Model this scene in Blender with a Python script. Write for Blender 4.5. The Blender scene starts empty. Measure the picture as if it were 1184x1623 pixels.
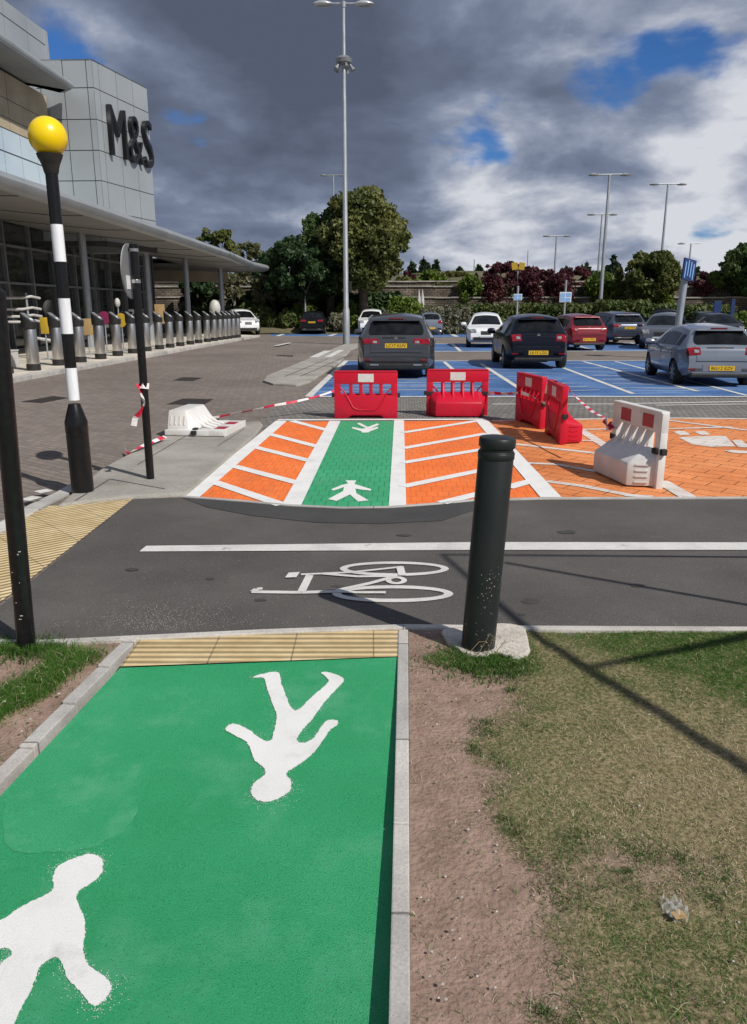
import bpy, bmesh, math, random
import numpy as np
from mathutils import Vector, Matrix
random.seed(7)
rng = np.random.default_rng(11)
S = bpy.context.scene
COL = S.collection
R = math.radians
# ------------------------------------------------------------------ camera
F, CX, CY, HZ, EYE = 1219.0, 592.0, 811.5, 490.0, 1.65
PITCH = math.atan((CY - HZ) / F)
CP, SP = math.cos(PITCH), math.sin(PITCH)
cd = bpy.data.cameras.new('camera'); cam = bpy.data.objects.new('camera', cd); COL.objects.link(cam)
cam.location = (0, 0, EYE); cam.rotation_euler = (R(90) - PITCH, 0, 0)
cd.sensor_fit = 'VERTICAL'; cd.sensor_height = 36.0; cd.lens = 36.0 * F / 1623.0
cd.clip_start = 0.05; cd.clip_end = 3000
S.camera = cam

def ray(px, py):
    xr = (px - CX) / F; yr = (CY - py) / F
    return Vector((xr, CP + yr * SP, -SP + yr * CP))
def G(px, py, z=0.0):                       # photograph point -> place on the ground (survey of the site)
    d = ray(px, py); t = (z - EYE) / d.z
    return Vector((d.x * t, d.y * t, z))
def AT(px, py, Y):                          # photograph point -> place in the upright plane at distance Y
    d = ray(px, py); t = Y / d.y
    return Vector((d.x * t, Y, EYE + d.z * t))

# ------------------------------------------------------------------ materials
def new_mat(name):
    m = bpy.data.materials.new(name); m.use_nodes = True
    nt = m.node_tree; b = nt.nodes['Principled BSDF']
    return m, nt, b
def nd(nt, t, **kw):
    n = nt.nodes.new(t)
    for k, v in kw.items(): setattr(n, k, v)
    return n
def rgba(c): return (c[0], c[1], c[2], 1)
def mat(name, c1, c2=None, rough=0.6, metal=0.0, scale=8.0, detail=6.0, lo=0.35, hi=0.65, bump=0.0, bscale=None,
        coat=0.0, spec=0.5, stretch=(1, 1, 1), transl=0.0, rvar=0.0):
    m, nt, b = new_mat(name)
    b.inputs['Roughness'].default_value = rough; b.inputs['Metallic'].default_value = metal
    b.inputs['Specular IOR Level'].default_value = spec
    b.inputs['Coat Weight'].default_value = coat; b.inputs['Coat Roughness'].default_value = 0.05
    tc = nd(nt, 'ShaderNodeTexCoord'); mp = nd(nt, 'ShaderNodeMapping'); mp.inputs['Scale'].default_value = stretch
    nt.links.new(tc.outputs['Object'], mp.inputs['Vector'])
    if c2 is None:
        b.inputs['Base Color'].default_value = rgba(c1)
    else:
        n = nd(nt, 'ShaderNodeTexNoise'); n.inputs['Scale'].default_value = scale; n.inputs['Detail'].default_value = detail
        nt.links.new(mp.outputs[0], n.inputs['Vector'])
        r = nd(nt, 'ShaderNodeValToRGB'); r.color_ramp.elements[0].position = lo; r.color_ramp.elements[1].position = hi
        r.color_ramp.elements[0].color = rgba(c1); r.color_ramp.elements[1].color = rgba(c2)
        nt.links.new(n.outputs['Fac'], r.inputs['Fac']); nt.links.new(r.outputs[0], b.inputs['Base Color'])
        if rvar:
            mr = nd(nt, 'ShaderNodeMapRange'); mr.inputs['To Min'].default_value = rough - rvar; mr.inputs['To Max'].default_value = rough + rvar
            nt.links.new(n.outputs['Fac'], mr.inputs['Value']); nt.links.new(mr.outputs[0], b.inputs['Roughness'])
    if bump:
        n2 = nd(nt, 'ShaderNodeTexNoise'); n2.inputs['Scale'].default_value = bscale or scale * 4; n2.inputs['Detail'].default_value = 8
        nt.links.new(mp.outputs[0], n2.inputs['Vector'])
        bp = nd(nt, 'ShaderNodeBump'); bp.inputs['Strength'].default_value = bump; bp.inputs['Distance'].default_value = 0.02
        nt.links.new(n2.outputs['Fac'], bp.inputs['Height']); nt.links.new(bp.outputs[0], b.inputs['Normal'])
    if transl:
        tr = nd(nt, 'ShaderNodeBsdfTranslucent'); mx = nd(nt, 'ShaderNodeMixShader'); mx.inputs[0].default_value = transl
        src = b.inputs['Base Color'].links[0].from_socket if b.inputs['Base Color'].links else None
        if src: nt.links.new(src, tr.inputs['Color'])
        else: tr.inputs['Color'].default_value = rgba(c1)
        nt.links.new(b.outputs[0], mx.inputs[1]); nt.links.new(tr.outputs[0], mx.inputs[2])
        nt.links.new(mx.outputs[0], nt.nodes['Material Output'].inputs['Surface'])
    return m

def layered(name, base, dark, light, big=0.6, fine=60.0, rough=0.8, bump=0.4, fine_amt=0.5, brick=None, mortar=None, mortar_amt=0.6,
            brot=0.0, wear=None, wear_lo=0.62, wear_hi=0.72, wear_scale=6.0, wear_stretch=(1, 1, 1), speck=None, bump_dist=0.01, upright=False):
    """Large patches + fine grain + optional paving joints + optional wear with its own shape."""
    m, nt, b = new_mat(name); b.inputs['Roughness'].default_value = rough; b.inputs['Specular IOR Level'].default_value = 0.3
    tc = nd(nt, 'ShaderNodeTexCoord'); L = nt.links.new; co = tc.outputs['Object']
    n1 = nd(nt, 'ShaderNodeTexNoise'); n1.inputs['Scale'].default_value = big; n1.inputs['Detail'].default_value = 7; n1.inputs['Roughness'].default_value = .6; L(co, n1.inputs['Vector'])
    r1 = nd(nt, 'ShaderNodeValToRGB'); e = r1.color_ramp.elements; e[0].position = .3; e[0].color = rgba(dark); e[1].position = .72; e[1].color = rgba(light)
    em = e.new(.5); em.color = rgba(base); L(n1.outputs['Fac'], r1.inputs['Fac'])
    n2 = nd(nt, 'ShaderNodeTexNoise'); n2.inputs['Scale'].default_value = fine; n2.inputs['Detail'].default_value = 5; n2.inputs['Roughness'].default_value = .75; L(co, n2.inputs['Vector'])
    mr = nd(nt, 'ShaderNodeMapRange'); mr.inputs['From Min'].default_value = .25; mr.inputs['From Max'].default_value = .75
    mr.inputs['To Min'].default_value = 1 - fine_amt; mr.inputs['To Max'].default_value = 1 + fine_amt; L(n2.outputs['Fac'], mr.inputs['Value'])
    mu = nd(nt, 'ShaderNodeMix', data_type='RGBA', blend_type='MULTIPLY'); mu.inputs['Factor'].default_value = 1
    L(r1.outputs[0], mu.inputs['A']); L(mr.outputs[0], mu.inputs['B']); col = mu.outputs['Result']
    hgt = n2.outputs['Fac']
    if brick:
        mp = nd(nt, 'ShaderNodeMapping'); mp.inputs['Rotation'].default_value = (R(90) if upright else 0, 0, brot); L(co, mp.inputs['Vector'])
        bk = nd(nt, 'ShaderNodeTexBrick'); bk.inputs['Scale'].default_value = 1.0; bk.inputs['Brick Width'].default_value = brick[0]; bk.inputs['Row Height'].default_value = brick[1]
        bk.inputs['Mortar Size'].default_value = brick[2]; bk.inputs['Mortar Smooth'].default_value = .3; bk.inputs['Bias'].default_value = 0
        bk.inputs['Color1'].default_value = (.72, .72, .74, 1); bk.inputs['Color2'].default_value = (1.2, 1.14, 1.1, 1); bk.inputs['Mortar'].default_value = (1, 1, 1, 1)
        if len(brick) > 3: bk.offset = brick[3]
        L(mp.outputs[0], bk.inputs['Vector'])
        mu2 = nd(nt, 'ShaderNodeMix', data_type='RGBA', blend_type='MULTIPLY'); mu2.inputs['Factor'].default_value = .6 if len(brick) < 5 else brick[4]
        L(col, mu2.inputs['A']); L(bk.outputs['Color'], mu2.inputs['B'])
        mx = nd(nt, 'ShaderNodeMix', data_type='RGBA'); mx.inputs['B'].default_value = rgba(mortar)
        ma = nd(nt, 'ShaderNodeMath', operation='MULTIPLY'); ma.inputs[1].default_value = mortar_amt; L(bk.outputs['Fac'], ma.inputs[0])
        L(ma.outputs[0], mx.inputs['Factor']); L(mu2.outputs['Result'], mx.inputs['A']); col = mx.outputs['Result']
        hs = nd(nt, 'ShaderNodeMath', operation='SUBTRACT'); L(n2.outputs['Fac'], hs.inputs[0]); L(bk.outputs['Fac'], hs.inputs[1]); hgt = hs.outputs[0]
    if wear:
        mpw = nd(nt, 'ShaderNodeMapping'); mpw.inputs['Scale'].default_value = wear_stretch; L(co, mpw.inputs['Vector'])
        nw = nd(nt, 'ShaderNodeTexNoise'); nw.inputs['Scale'].default_value = wear_scale; nw.inputs['Detail'].default_value = 10; nw.inputs['Roughness'].default_value = .72; L(mpw.outputs[0], nw.inputs['Vector'])
        rw = nd(nt, 'ShaderNodeValToRGB'); rw.color_ramp.elements[0].position = wear_lo; rw.color_ramp.elements[1].position = wear_hi
        L(nw.outputs['Fac'], rw.inputs['Fac'])
        mw = nd(nt, 'ShaderNodeMix', data_type='RGBA'); mw.inputs['B'].default_value = rgba(wear); L(rw.outputs[0], mw.inputs['Factor']); L(col, mw.inputs['A']); col = mw.outputs['Result']
    if speck:
        vo = nd(nt, 'ShaderNodeTexVoronoi'); vo.inputs['Scale'].default_value = speck[1]; L(co, vo.inputs['Vector'])
        rs = nd(nt, 'ShaderNodeValToRGB'); rs.color_ramp.elements[0].position = speck[2]; rs.color_ramp.elements[0].color = (1, 1, 1, 1)
        rs.color_ramp.elements[1].position = speck[2] + .03; rs.color_ramp.elements[1].color = (0, 0, 0, 1); L(vo.outputs['Distance'], rs.inputs['Fac'])
        ms = nd(nt, 'ShaderNodeMix', data_type='RGBA'); ms.inputs['B'].default_value = rgba(speck[0]); L(rs.outputs[0], ms.inputs['Factor']); L(col, ms.inputs['A']); col = ms.outputs['Result']
    L(col, b.inputs['Base Color'])
    if bump:
        bp = nd(nt, 'ShaderNodeBump'); bp.inputs['Strength'].default_value = bump; bp.inputs['Distance'].default_value = bump_dist
        L(hgt, bp.inputs['Height']); L(bp.outputs[0], b.inputs['Normal'])
    return m

M = {}
M['asphalt'] = layered('asphalt', (.1, .093, .087), (.075, .07, .066), (.13, .121, .113), big=.9, fine=130, rough=.85, bump=.6, fine_amt=.55,
                       wear=(.24, .225, .21), wear_lo=.63, wear_hi=.9, wear_scale=1.3, speck=((.3, .3, .29), 26, .035))
M['asphalt_new'] = layered('asphalt_new', (.062, .06, .06), (.052, .051, .051), (.074, .072, .071), big=2, fine=130, rough=.8, bump=.5, fine_amt=.4, speck=((.2, .2, .2), 40, .03))
M['paving'] = layered('paving', (.215, .183, .16), (.165, .141, .124), (.26, .222, .197), big=.25, fine=30, rough=.9, bump=.5, fine_amt=.28,
                      brick=(.2, .1, .006), mortar=(.07, .06, .055), mortar_amt=.75, brot=R(38))
M['paving_grey'] = layered('paving_grey', (.2, .19, .175), (.155, .147, .136), (.24, .225, .21), big=.5, fine=30, rough=.9, bump=.5, fine_amt=.25,
                      brick=(.1, .2, .008), mortar=(.06, .055, .05), mortar_amt=.85, brot=R(2))
M['slab'] = layered('slab', (.33, .31, .275), (.24, .225, .2), (.42, .4, .36), big=1.3, fine=70, rough=.9, bump=.5, fine_amt=.35)
M['pavement'] = layered('pavement', (.6, .56, .49), (.52, .48, .42), (.66, .62, .55), big=.4, fine=20, rough=.85, bump=.2, fine_amt=.12, brick=(.6, .6, .006), mortar=(.3, .28, .25), mortar_amt=.5)
M['kerb'] = layered('kerb', (.47, .455, .43), (.34, .33, .31), (.58, .57, .54), big=3, fine=90, rough=.85, bump=.4, fine_amt=.25, brick=(50, .9, .006), mortar=(.12, .11, .1), mortar_amt=.8)
M['green'] = layered('green_surface', (.036, .37, .15), (.03, .325, .125), (.06, .425, .19), big=.9, fine=230, rough=.58, bump=.9, fine_amt=.36, bump_dist=.007,
                     wear=(.13, .47, .26), wear_lo=.5, wear_hi=.82, wear_scale=2.2, speck=((.012, .13, .055), 95, .13))
M['green_block'] = layered('green_block', (.045, .36, .165), (.04, .33, .145), (.06, .4, .19), big=1.2, fine=60, rough=.7, bump=.4, fine_amt=.15,
                     brick=(.1, .2, .006, .5, .1), mortar=(.015, .13, .055), mortar_amt=.6, brot=R(2),
                     wear=(.08, .30, .17), wear_lo=.5, wear_hi=.8, wear_scale=1.8, speck=((.35, .5, .4), 22, .035))
M['orange'] = layered('orange_paint', (.88, .195, .04), (.8, .165, .034), (.95, .235, .06), big=1.5, fine=50, rough=.7, bump=.3, fine_amt=.12,
                     brick=(.1, .2, .005, .5, .1), mortar=(.42, .08, .018), mortar_amt=.5, brot=R(2),
                     wear=(.5, .15, .06), wear_lo=.5, wear_hi=.8, wear_scale=1.6, wear_stretch=(1.6, .6, 1), speck=((.12, .06, .04), 24, .04))
M['orange_worn'] = layered('orange_worn', (.72, .25, .085), (.56, .17, .05), (.82, .33, .13), big=.9, fine=35, rough=.75, bump=.5, fine_amt=.3,
                     brick=(.4, .2, .007, .5, .3), mortar=(.14, .05, .02), mortar_amt=.85, brot=R(40))
M['blue'] = layered('blue_paint', (.06, .145, .34), (.03, .075, .19), (.11, .215, .44), big=.45, fine=10, rough=.7, bump=.3, fine_amt=.3,
                     wear=(.38, .46, .58), wear_lo=.52, wear_hi=.74, wear_scale=1.1, wear_stretch=(.35, 2.4, 1))
M['white_paint'] = layered('white_paint', (.78, .78, .76), (.7, .7, .68), (.82, .82, .8), big=3, fine=200, rough=.65, bump=.6, fine_amt=.1, bump_dist=.005,
                     wear=(.5, .49, .47), wear_lo=.56, wear_hi=.82, wear_scale=5)
M['white_line'] = layered('white_line', (.62, .61, .58), (.5, .49, .47), (.7, .69, .66), big=3, fine=60, rough=.7, bump=.4, fine_amt=.15,
                     wear=(.3, .28, .26), wear_lo=.6, wear_hi=.7, wear_scale=8)
M['faded_line'] = layered('faded_line', (.68, .64, .6), (.6, .54, .48), (.74, .71, .67), big=3, fine=60, rough=.7, bump=.4, fine_amt=.15, brick=(.4, .2, .007, .5, .2), mortar=(.3, .16, .1), mortar_amt=.7, brot=R(40),
                     wear=(.62, .26, .11), wear_lo=.58, wear_hi=.7, wear_scale=5)
M['soil'] = None
M['black_gloss'] = mat('black_gloss_paint', (.005, .005, .006), (.009, .009, .010), rough=.3, scale=30, bump=.03, bscale=9, spec=.4)
M['bollard_paint'] = layered('bollard_paint', (.017, .021, .021), (.013, .016, .016), (.022, .027, .026), big=2, fine=300, rough=.42, bump=.25, fine_amt=.1,
                     bump_dist=.002)
M['white_band'] = mat('white_band', (.78, .8, .84), (.6, .62, .66), rough=.5, scale=9, lo=.45, hi=.8, stretch=(3, 3, .5))
M['yellow_globe'] = mat('yellow_globe', (.93, .66, .0), (.85, .58, .0), rough=.32, scale=3, coat=.3)
M['grey_sign'] = mat('grey_sign_back', (.2, .21, .22), (.26, .27, .28), rough=.5, metal=.3, scale=6)
M['galv'] = mat('galvanised_steel', (.33, .355, .38), (.45, .475, .5), rough=.45, metal=.5, scale=5, stretch=(4, 4, .4))
M['steel'] = mat('brushed_steel', (.5, .49, .47), (.62, .61, .59), rough=.3, metal=.95, scale=20, stretch=(1, 1, .05))
M['black_plastic'] = mat('black_plastic', (.012, .012, .012), (.022, .021, .02), rough=.5, scale=12)
M['rubber'] = mat('tyre_rubber', (.012, .012, .012), (.02, .02, .019), rough=.8, scale=20)
M['rim'] = mat('alloy_rim', (.45, .46, .48), (.3, .31, .32), rough=.35, metal=.8, scale=6)
M['red_plastic'] = mat('red_plastic', (.60, .004, .030), (.46, .006, .03), rough=.42, scale=5, lo=.45, hi=.85, bump=.1, bscale=25, transl=.12, rvar=.1)
M['white_plastic'] = mat('white_plastic', (.8, .79, .77), (.62, .58, .53), rough=.45, scale=4, lo=.45, hi=.8, bump=.1, bscale=20, transl=.15, rvar=.1)
M['reflective_white'] = mat('reflective_white', (.66, .66, .66), (.55, .54, .53), rough=.4, scale=40)
M['reflective_red'] = mat('reflective_red', (.42, .012, .03), (.32, .012, .03), rough=.4, scale=30)
M['glass'] = mat('car_glass', (.004, .005, .006), (.012, .013, .014), rough=.03, scale=4, spec=.42)
M['store_glass'] = mat('store_glass', (.022, .026, .027), (.05, .054, .054), rough=.03, scale=.7, spec=.7)
M['mullion'] = mat('mullion', (.22, .23, .24), (.28, .29, .3), rough=.4, metal=.5, scale=3)
M['tail_red'] = mat('tail_lamp', (.3, .006, .015), (.16, .004, .01), rough=.12, scale=9, coat=.5)
M['lamp_clear'] = mat('head_lamp', (.35, .36, .38), (.1, .1, .11), rough=.1, scale=14, coat=.6)
M['plate_yellow'] = mat('plate_yellow', (.75, .47, .02), (.7, .43, .02), rough=.4, scale=20)
M['plate_white'] = mat('plate_white', (.7, .7, .7), (.65, .65, .65), rough=.4, scale=20)
M['plate_ink'] = mat('plate_ink', (.01, .01, .01), rough=.5)
M['panel'] = mat('metal_panel', (.36, .39, .41), (.43, .46, .48), rough=.42, metal=.35, scale=.35, rvar=.05)
M['panel_joint'] = mat('panel_joint', (.06, .063, .066), rough=.6)
M['soffit'] = mat('soffit', (.19, .185, .172), (.24, .232, .215), rough=.6, scale=.5)
M['canopy_nose'] = mat('canopy_edge', (.34, .36, .37), (.42, .44, .45), rough=.38, metal=.4, scale=1.0)
M['stone'] = layered('stone_cladding', (.4, .335, .24), (.33, .275, .195), (.46, .39, .29), big=1, fine=20, rough=.85, bump=.2, fine_amt=.12)
M['pale_glass'] = mat('pale_glazing', (.42, .52, .6), (.52, .6, .66), rough=.18, scale=.5, spec=.6)
M['bark'] = mat('bark', (.06, .045, .034), (.12, .095, .075), rough=.9, scale=3, bump=.6, bscale=12)
M['bark_pale'] = mat('bark_pale', (.25, .22, .18), (.15, .13, .1), rough=.9, scale=3, bump=.4, bscale=12)
def leafmat(name, a, b_, sc=.35): return mat(name, a, b_, rough=.55, scale=sc, detail=3, lo=.38, hi=.62, transl=.25, spec=.3)
M['leaf_dark'] = leafmat('leaf_dark', (0.0319, 0.0653, 0.0174), (0.077, 0.119, 0.0336))
M['leaf_deep'] = leafmat('leaf_deep', (0.0232, 0.0522, 0.0174), (0.049, 0.0868, 0.028))
M['leaf_olive'] = leafmat('leaf_olive', (0.0798, 0.1015, 0.0261), (0.168, 0.175, 0.049))
M['leaf_bright'] = leafmat('leaf_bright', (0.0862, 0.138, 0.0207), (0.143, 0.198, 0.0308))
M['leaf_purple'] = leafmat('leaf_purple', (0.0653, 0.0174, 0.0261), (0.119, 0.0364, 0.042))
M['leaf_pale'] = leafmat('leaf_pale', (0.115, 0.1265, 0.0575), (0.187, 0.176, 0.0935))
M['leaf_hedge'] = leafmat('leaf_hedge', (0.0725, 0.1087, 0.029), (0.14, 0.168, 0.056))
M['leaf_grey'] = leafmat('leaf_grey', (0.138, 0.1437, 0.092), (0.22, 0.209, 0.143))
M['conifer'] = leafmat('conifer_leaf', (0.0174, 0.0377, 0.0174), (0.042, 0.07, 0.0308))
M['bank'] = layered('bank_earth', (.11, .105, .055), (.06, .075, .028), (.2, .165, .11), big=.22, fine=2.5, rough=.95, bump=.6, fine_amt=.4)
M['wall_stone'] = layered('wall_stone', (.145, .122, .095), (.07, .062, .05), (.26, .225, .18), big=.8, fine=7, rough=.95, bump=.8, fine_amt=.45,
                     brick=(.46, .16, .022, .5, .95), mortar=(.02, .018, .015), mortar_amt=.9, upright=True)
M['far_ground'] = layered('far_ground', (.09, .095, .04), (.06, .07, .025), (.14, .13, .07), big=.1, fine=3, rough=.95, bump=.4, fine_amt=.4)
M['drain'] = layered('drain_iron', (.07, .055, .05), (.05, .04, .037), (.09, .07, .064), big=3, fine=60, rough=.7, bump=.4, fine_amt=.2, brick=(.06, .06, .02), mortar=(.02, .018, .017), mortar_amt=.8)
M['concrete'] = layered('concrete', (.56, .51, .45), (.4, .36, .32), (.66, .61, .55), big=5, fine=60, rough=.9, bump=.8, fine_amt=.3)
M['sign_blue'] = mat('sign_blue', (.012, .03, .11), (.02, .045, .15), rough=.35, scale=3)
M['sign_lightblue'] = mat('sign_lightblue', (.2, .4, .7), (.25, .45, .72), rough=.4, scale=3)
M['sign_white'] = mat('sign_white', (.72, .74, .76), (.66, .68, .7), rough=.4, scale=5)
M['yellow'] = mat('yellow_panel', (.5, .34, .03), (.42, .27, .02), rough=.5, scale=5)
M['magenta'] = mat('magenta_panel', (.22, .02, .08), (.18, .02, .07), rough=.5, scale=5)
M['tan'] = mat('tan_board', (.42, .28, .13), (.35, .24, .11), rough=.7, scale=5)
M['white_obj'] = mat('white_object', (.55, .54, .52), (.45, .44, .42), rough=.5, scale=5)
M['grey_lamp'] = mat('lamp_head', (.5, .51, .52), (.42, .43, .44), rough=.4, metal=.4, scale=4)
M['lamp_glass'] = mat('lamp_glass', (.3, .32, .31), (.24, .25, .25), rough=.2, scale=4)
M['bits'] = mat('litter_bits', (.3, .26, .22), (.5, .46, .41), rough=.7, scale=40)

def tactile_mat(name, rot):
    m, nt, b = new_mat(name); b.inputs['Roughness'].default_value = .8; b.inputs['Specular IOR Level'].default_value = .3; L = nt.links.new
    tc = nd(nt, 'ShaderNodeTexCoord'); mp = nd(nt, 'ShaderNodeMapping'); mp.inputs['Rotation'].default_value = (0, 0, rot); L(tc.outputs['Object'], mp.inputs['Vector'])
    w = nd(nt, 'ShaderNodeTexWave', wave_type='BANDS', bands_direction='Y', wave_profile='SIN'); w.inputs['Scale'].default_value = 20 / (0.055 * 20) * .314159; w.inputs['Distortion'].default_value = .25
    w.inputs['Detail'].default_value = 2; w.inputs['Detail Scale'].default_value = .6
    L(mp.outputs[0], w.inputs['Vector'])
    n = nd(nt, 'ShaderNodeTexNoise'); n.inputs['Scale'].default_value = 4; n.inputs['Detail'].default_value = 9; n.inputs['Roughness'].default_value = .7; L(tc.outputs['Object'], n.inputs['Vector'])
    r = nd(nt, 'ShaderNodeValToRGB'); e = r.color_ramp.elements; e[0].position = .3; e[0].color = (.47, .345, .17, 1); e[1].position = .7; e[1].color = (.68, .55, .33, 1); L(n.outputs['Fac'], r.inputs['Fac'])
    r2 = nd(nt, 'ShaderNodeValToRGB'); r2.color_ramp.elements[0].position = .08; r2.color_ramp.elements[0].color = (.78, .74, .66, 1); r2.color_ramp.elements[1].position = .4; r2.color_ramp.elements[1].color = (1, 1, 1, 1); L(w.outputs['Fac'], r2.inputs['Fac'])
    mu = nd(nt, 'ShaderNodeMix', data_type='RGBA', blend_type='MULTIPLY'); mu.inputs['Factor'].default_value = 1; L(r.outputs[0], mu.inputs['A']); L(r2.outputs[0], mu.inputs['B'])
    bk = nd(nt, 'ShaderNodeTexBrick'); bk.inputs['Scale'].default_value = 1; bk.inputs['Brick Width'].default_value = .4; bk.inputs['Row Height'].default_value = .4; bk.inputs['Mortar Size'].default_value = .004; bk.offset = 0; L(mp.outputs[0], bk.inputs['Vector'])
    mx = nd(nt, 'ShaderNodeMix', data_type='RGBA'); mx.inputs['B'].default_value = (.26, .2, .12, 1); L(bk.outputs['Fac'], mx.inputs['Factor']); L(mu.outputs['Result'], mx.inputs['A'])
    L(mx.outputs['Result'], b.inputs['Base Color'])
    bp = nd(nt, 'ShaderNodeBump'); bp.inputs['Strength'].default_value = 1; bp.inputs['Distance'].default_value = .012; L(w.outputs['Fac'], bp.inputs['Height']); L(bp.outputs[0], b.inputs['Normal'])
    return m

# ------------------------------------------------------------------ mesh helpers
class MB:
    def __init__(self): self.v = []; self.f = []; self.m = []
    def add(self, verts, faces, mi=0):
        o = len(self.v); self.v += [tuple(p) for p in verts]
        for fc in faces: self.f.append(tuple(i + o for i in fc)); self.m.append(mi)
        return self
    def box(self, c, s, rz=0.0, mi=0, mtx=None):
        x, y, z = s[0] / 2, s[1] / 2, s[2] / 2
        vs = [Vector(p) for p in ((-x, -y, -z), (x, -y, -z), (x, y, -z), (-x, y, -z), (-x, -y, z), (x, -y, z), (x, y, z), (-x, y, z))]
        rm = mtx or Matrix.Rotation(rz, 3, 'Z'); vs = [rm @ p + Vector(c) for p in vs]
        return self.add(vs, [(3, 2, 1, 0), (4, 5, 6, 7), (0, 1, 5, 4), (1, 2, 6, 5), (2, 3, 7, 6), (3, 0, 4, 7)], mi)
    def tube(self, pts, rad, n=10, mi=0, cap=True):
        pts = [Vector(p) for p in pts]; rad = rad if isinstance(rad, (list, tuple)) else [rad] * len(pts)
        vs = []; fs = []; ref = None
        for i, p in enumerate(pts):
            d = (pts[min(i + 1, len(pts) - 1)] - pts[max(i - 1, 0)])
            if d.length < 1e-9: d = Vector((0, 0, 1))
            d.normalize()
            if ref is None: ref = Vector((1, 0, 0)) if abs(d.x) < .9 else Vector((0, 1, 0))
            a = (ref - d * ref.dot(d)).normalized(); b = d.cross(a); ref = a
            for k in range(n):
                t = 2 * math.pi * k / n; vs.append(p + (a * math.cos(t) + b * math.sin(t)) * rad[i])
        for i in range(len(pts) - 1):
            for k in range(n):
                fs.append((i * n + k, i * n + (k + 1) % n, (i + 1) * n + (k + 1) % n, (i + 1) * n + k))
        if cap: fs.append(tuple(range(n - 1, -1, -1))); fs.append(tuple(range((len(pts) - 1) * n, len(pts) * n)))
        return self.add(vs, fs, mi)
    def lathe(self, prof, n=24, c=(0, 0, 0), mi=0, axis='Z', lean=None):
        vs = []; fs = []
        for r, z in prof:
            for k in range(n):
                t = 2 * math.pi * k / n
                p = Vector((r * math.cos(t), r * math.sin(t), z))
                if axis == 'Y': p = Vector((p.x, p.z, p.y))
                vs.append(p + Vector(c))
        m_ = len(prof)
        for i in range(m_ - 1):
            for k in range(n):
                q = (i * n + k, i * n + (k + 1) % n, (i + 1) * n + (k + 1) % n, (i + 1) * n + k)
                fs.append(q if axis == 'Z' else q[::-1])
        fs.append(tuple(range(n))[::-1] if axis == 'Z' else tuple(range(n))); e = tuple(range((m_ - 1) * n, m_ * n)); fs.append(e if axis == 'Z' else e[::-1])
        return self.add(vs, fs, mi)
    def prism(self, poly, z0, z1, mi=0):
        n = len(poly); vs = [(p[0], p[1], z0) for p in poly] + [(p[0], p[1], z1) for p in poly]
        fs = [tuple(range(n))[::-1], tuple(range(n, 2 * n))] + [(i, (i + 1) % n, n + (i + 1) % n, n + i) for i in range(n)]
        return self.add(vs, fs, mi)
    def xf(self, mtx):
        self.v = [tuple(mtx @ Vector(p)) for p in self.v]; return self
    def build(self, name, m, parent=None, smooth=None, bevel=0.0, tri=False, weld=False):
        me = bpy.data.meshes.new(name); me.from_pydata(self.v, [], self.f); me.update()
        ms = m if isinstance(m, (list, tuple)) else [m]
        for q in ms: me.materials.append(q)
        if len(ms) > 1: me.polygons.foreach_set('material_index', self.m)
        bm = bmesh.new(); bm.from_mesh(me)
        if weld: bmesh.ops.remove_doubles(bm, verts=bm.verts, dist=1e-5)
        if bevel:
            es = [e for e in bm.edges if len(e.link_faces) == 2 and e.calc_face_angle(0) > R(25)]
            bmesh.ops.bevel(bm, geom=es, offset=bevel, segments=2, profile=.6, affect='EDGES', clamp_overlap=True)
        bmesh.ops.recalc_face_normals(bm, faces=bm.faces)
        bm.to_mesh(me); bm.free()
        if smooth is not None:
            for p in me.polygons: p.use_smooth = True
            me.set_sharp_from_angle(angle=R(smooth))
        o = bpy.data.objects.new(name, me); COL.objects.link(o)
        if parent is not None: o.parent = parent
        return o

def tag(o, label, cat, group=None):
    o['label'] = label; o['category'] = cat
    if group: o['group'] = group
    return o
def thing(name, label, cat, loc=(0, 0, 0), rz=0.0, group=None):
    o = bpy.data.objects.new(name, None); o.empty_display_size = .1; COL.objects.link(o)
    o.location = loc; o.rotation_euler = (0, 0, rz); return tag(o, label, cat, group)
def struct(o, kind='structure'): o['kind'] = kind; return o
def recenter(o, c):                            # move a one-mesh thing's origin to its base
    c = Vector(c); o.data.transform(Matrix.Translation(-c)); o.location = c; return o
def copy_tree(o, parent=None):
    c = o.copy(); COL.objects.link(c)
    if parent: c.parent = parent
    for ch in list(o.children): copy_tree(ch, c)
    return c

def poly_sheet(name, polys, m, z=0.0, zfun=None):
    """polys: list of world-space outlines (concave allowed) joined in one flat sheet"""
    bm = bmesh.new()
    for k_, grp in enumerate(polys):                # strips that cross are laid a hair apart
        for pl in (grp if isinstance(grp[0], list) else [grp]):
            vs = [bm.verts.new((p[0], p[1], (zfun(p[1]) if zfun else z) + k_ * .00025)) for p in pl]
            try: fc = bm.faces.new(vs)
            except ValueError: continue
            fc.normal_update()
            if fc.normal.z < 0: fc.normal_flip()
            bmesh.ops.triangulate(bm, faces=[fc], ngon_method='EAR_CLIP')
    me = bpy.data.meshes.new(name); bm.to_mesh(me); bm.free(); me.materials.append(m)
    o = bpy.data.objects.new(name, me); COL.objects.link(o); return struct(o)
def pxs(pts): return [G(*p) for p in pts]
def strip(a, b, w, w2=None):                   # straight painted line between two ground points
    a = Vector(a[:2]); b = Vector(b[:2]); d = (b - a).normalized(); n = Vector((-d.y, d.x)); w2 = w2 or w
    return [a + n * w / 2, a - n * w / 2, b - n * w2 / 2, b + n * w2 / 2]
def pstrip(p, q, w, w2=None): return strip(G(*p), G(*q), w, w2)
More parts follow.
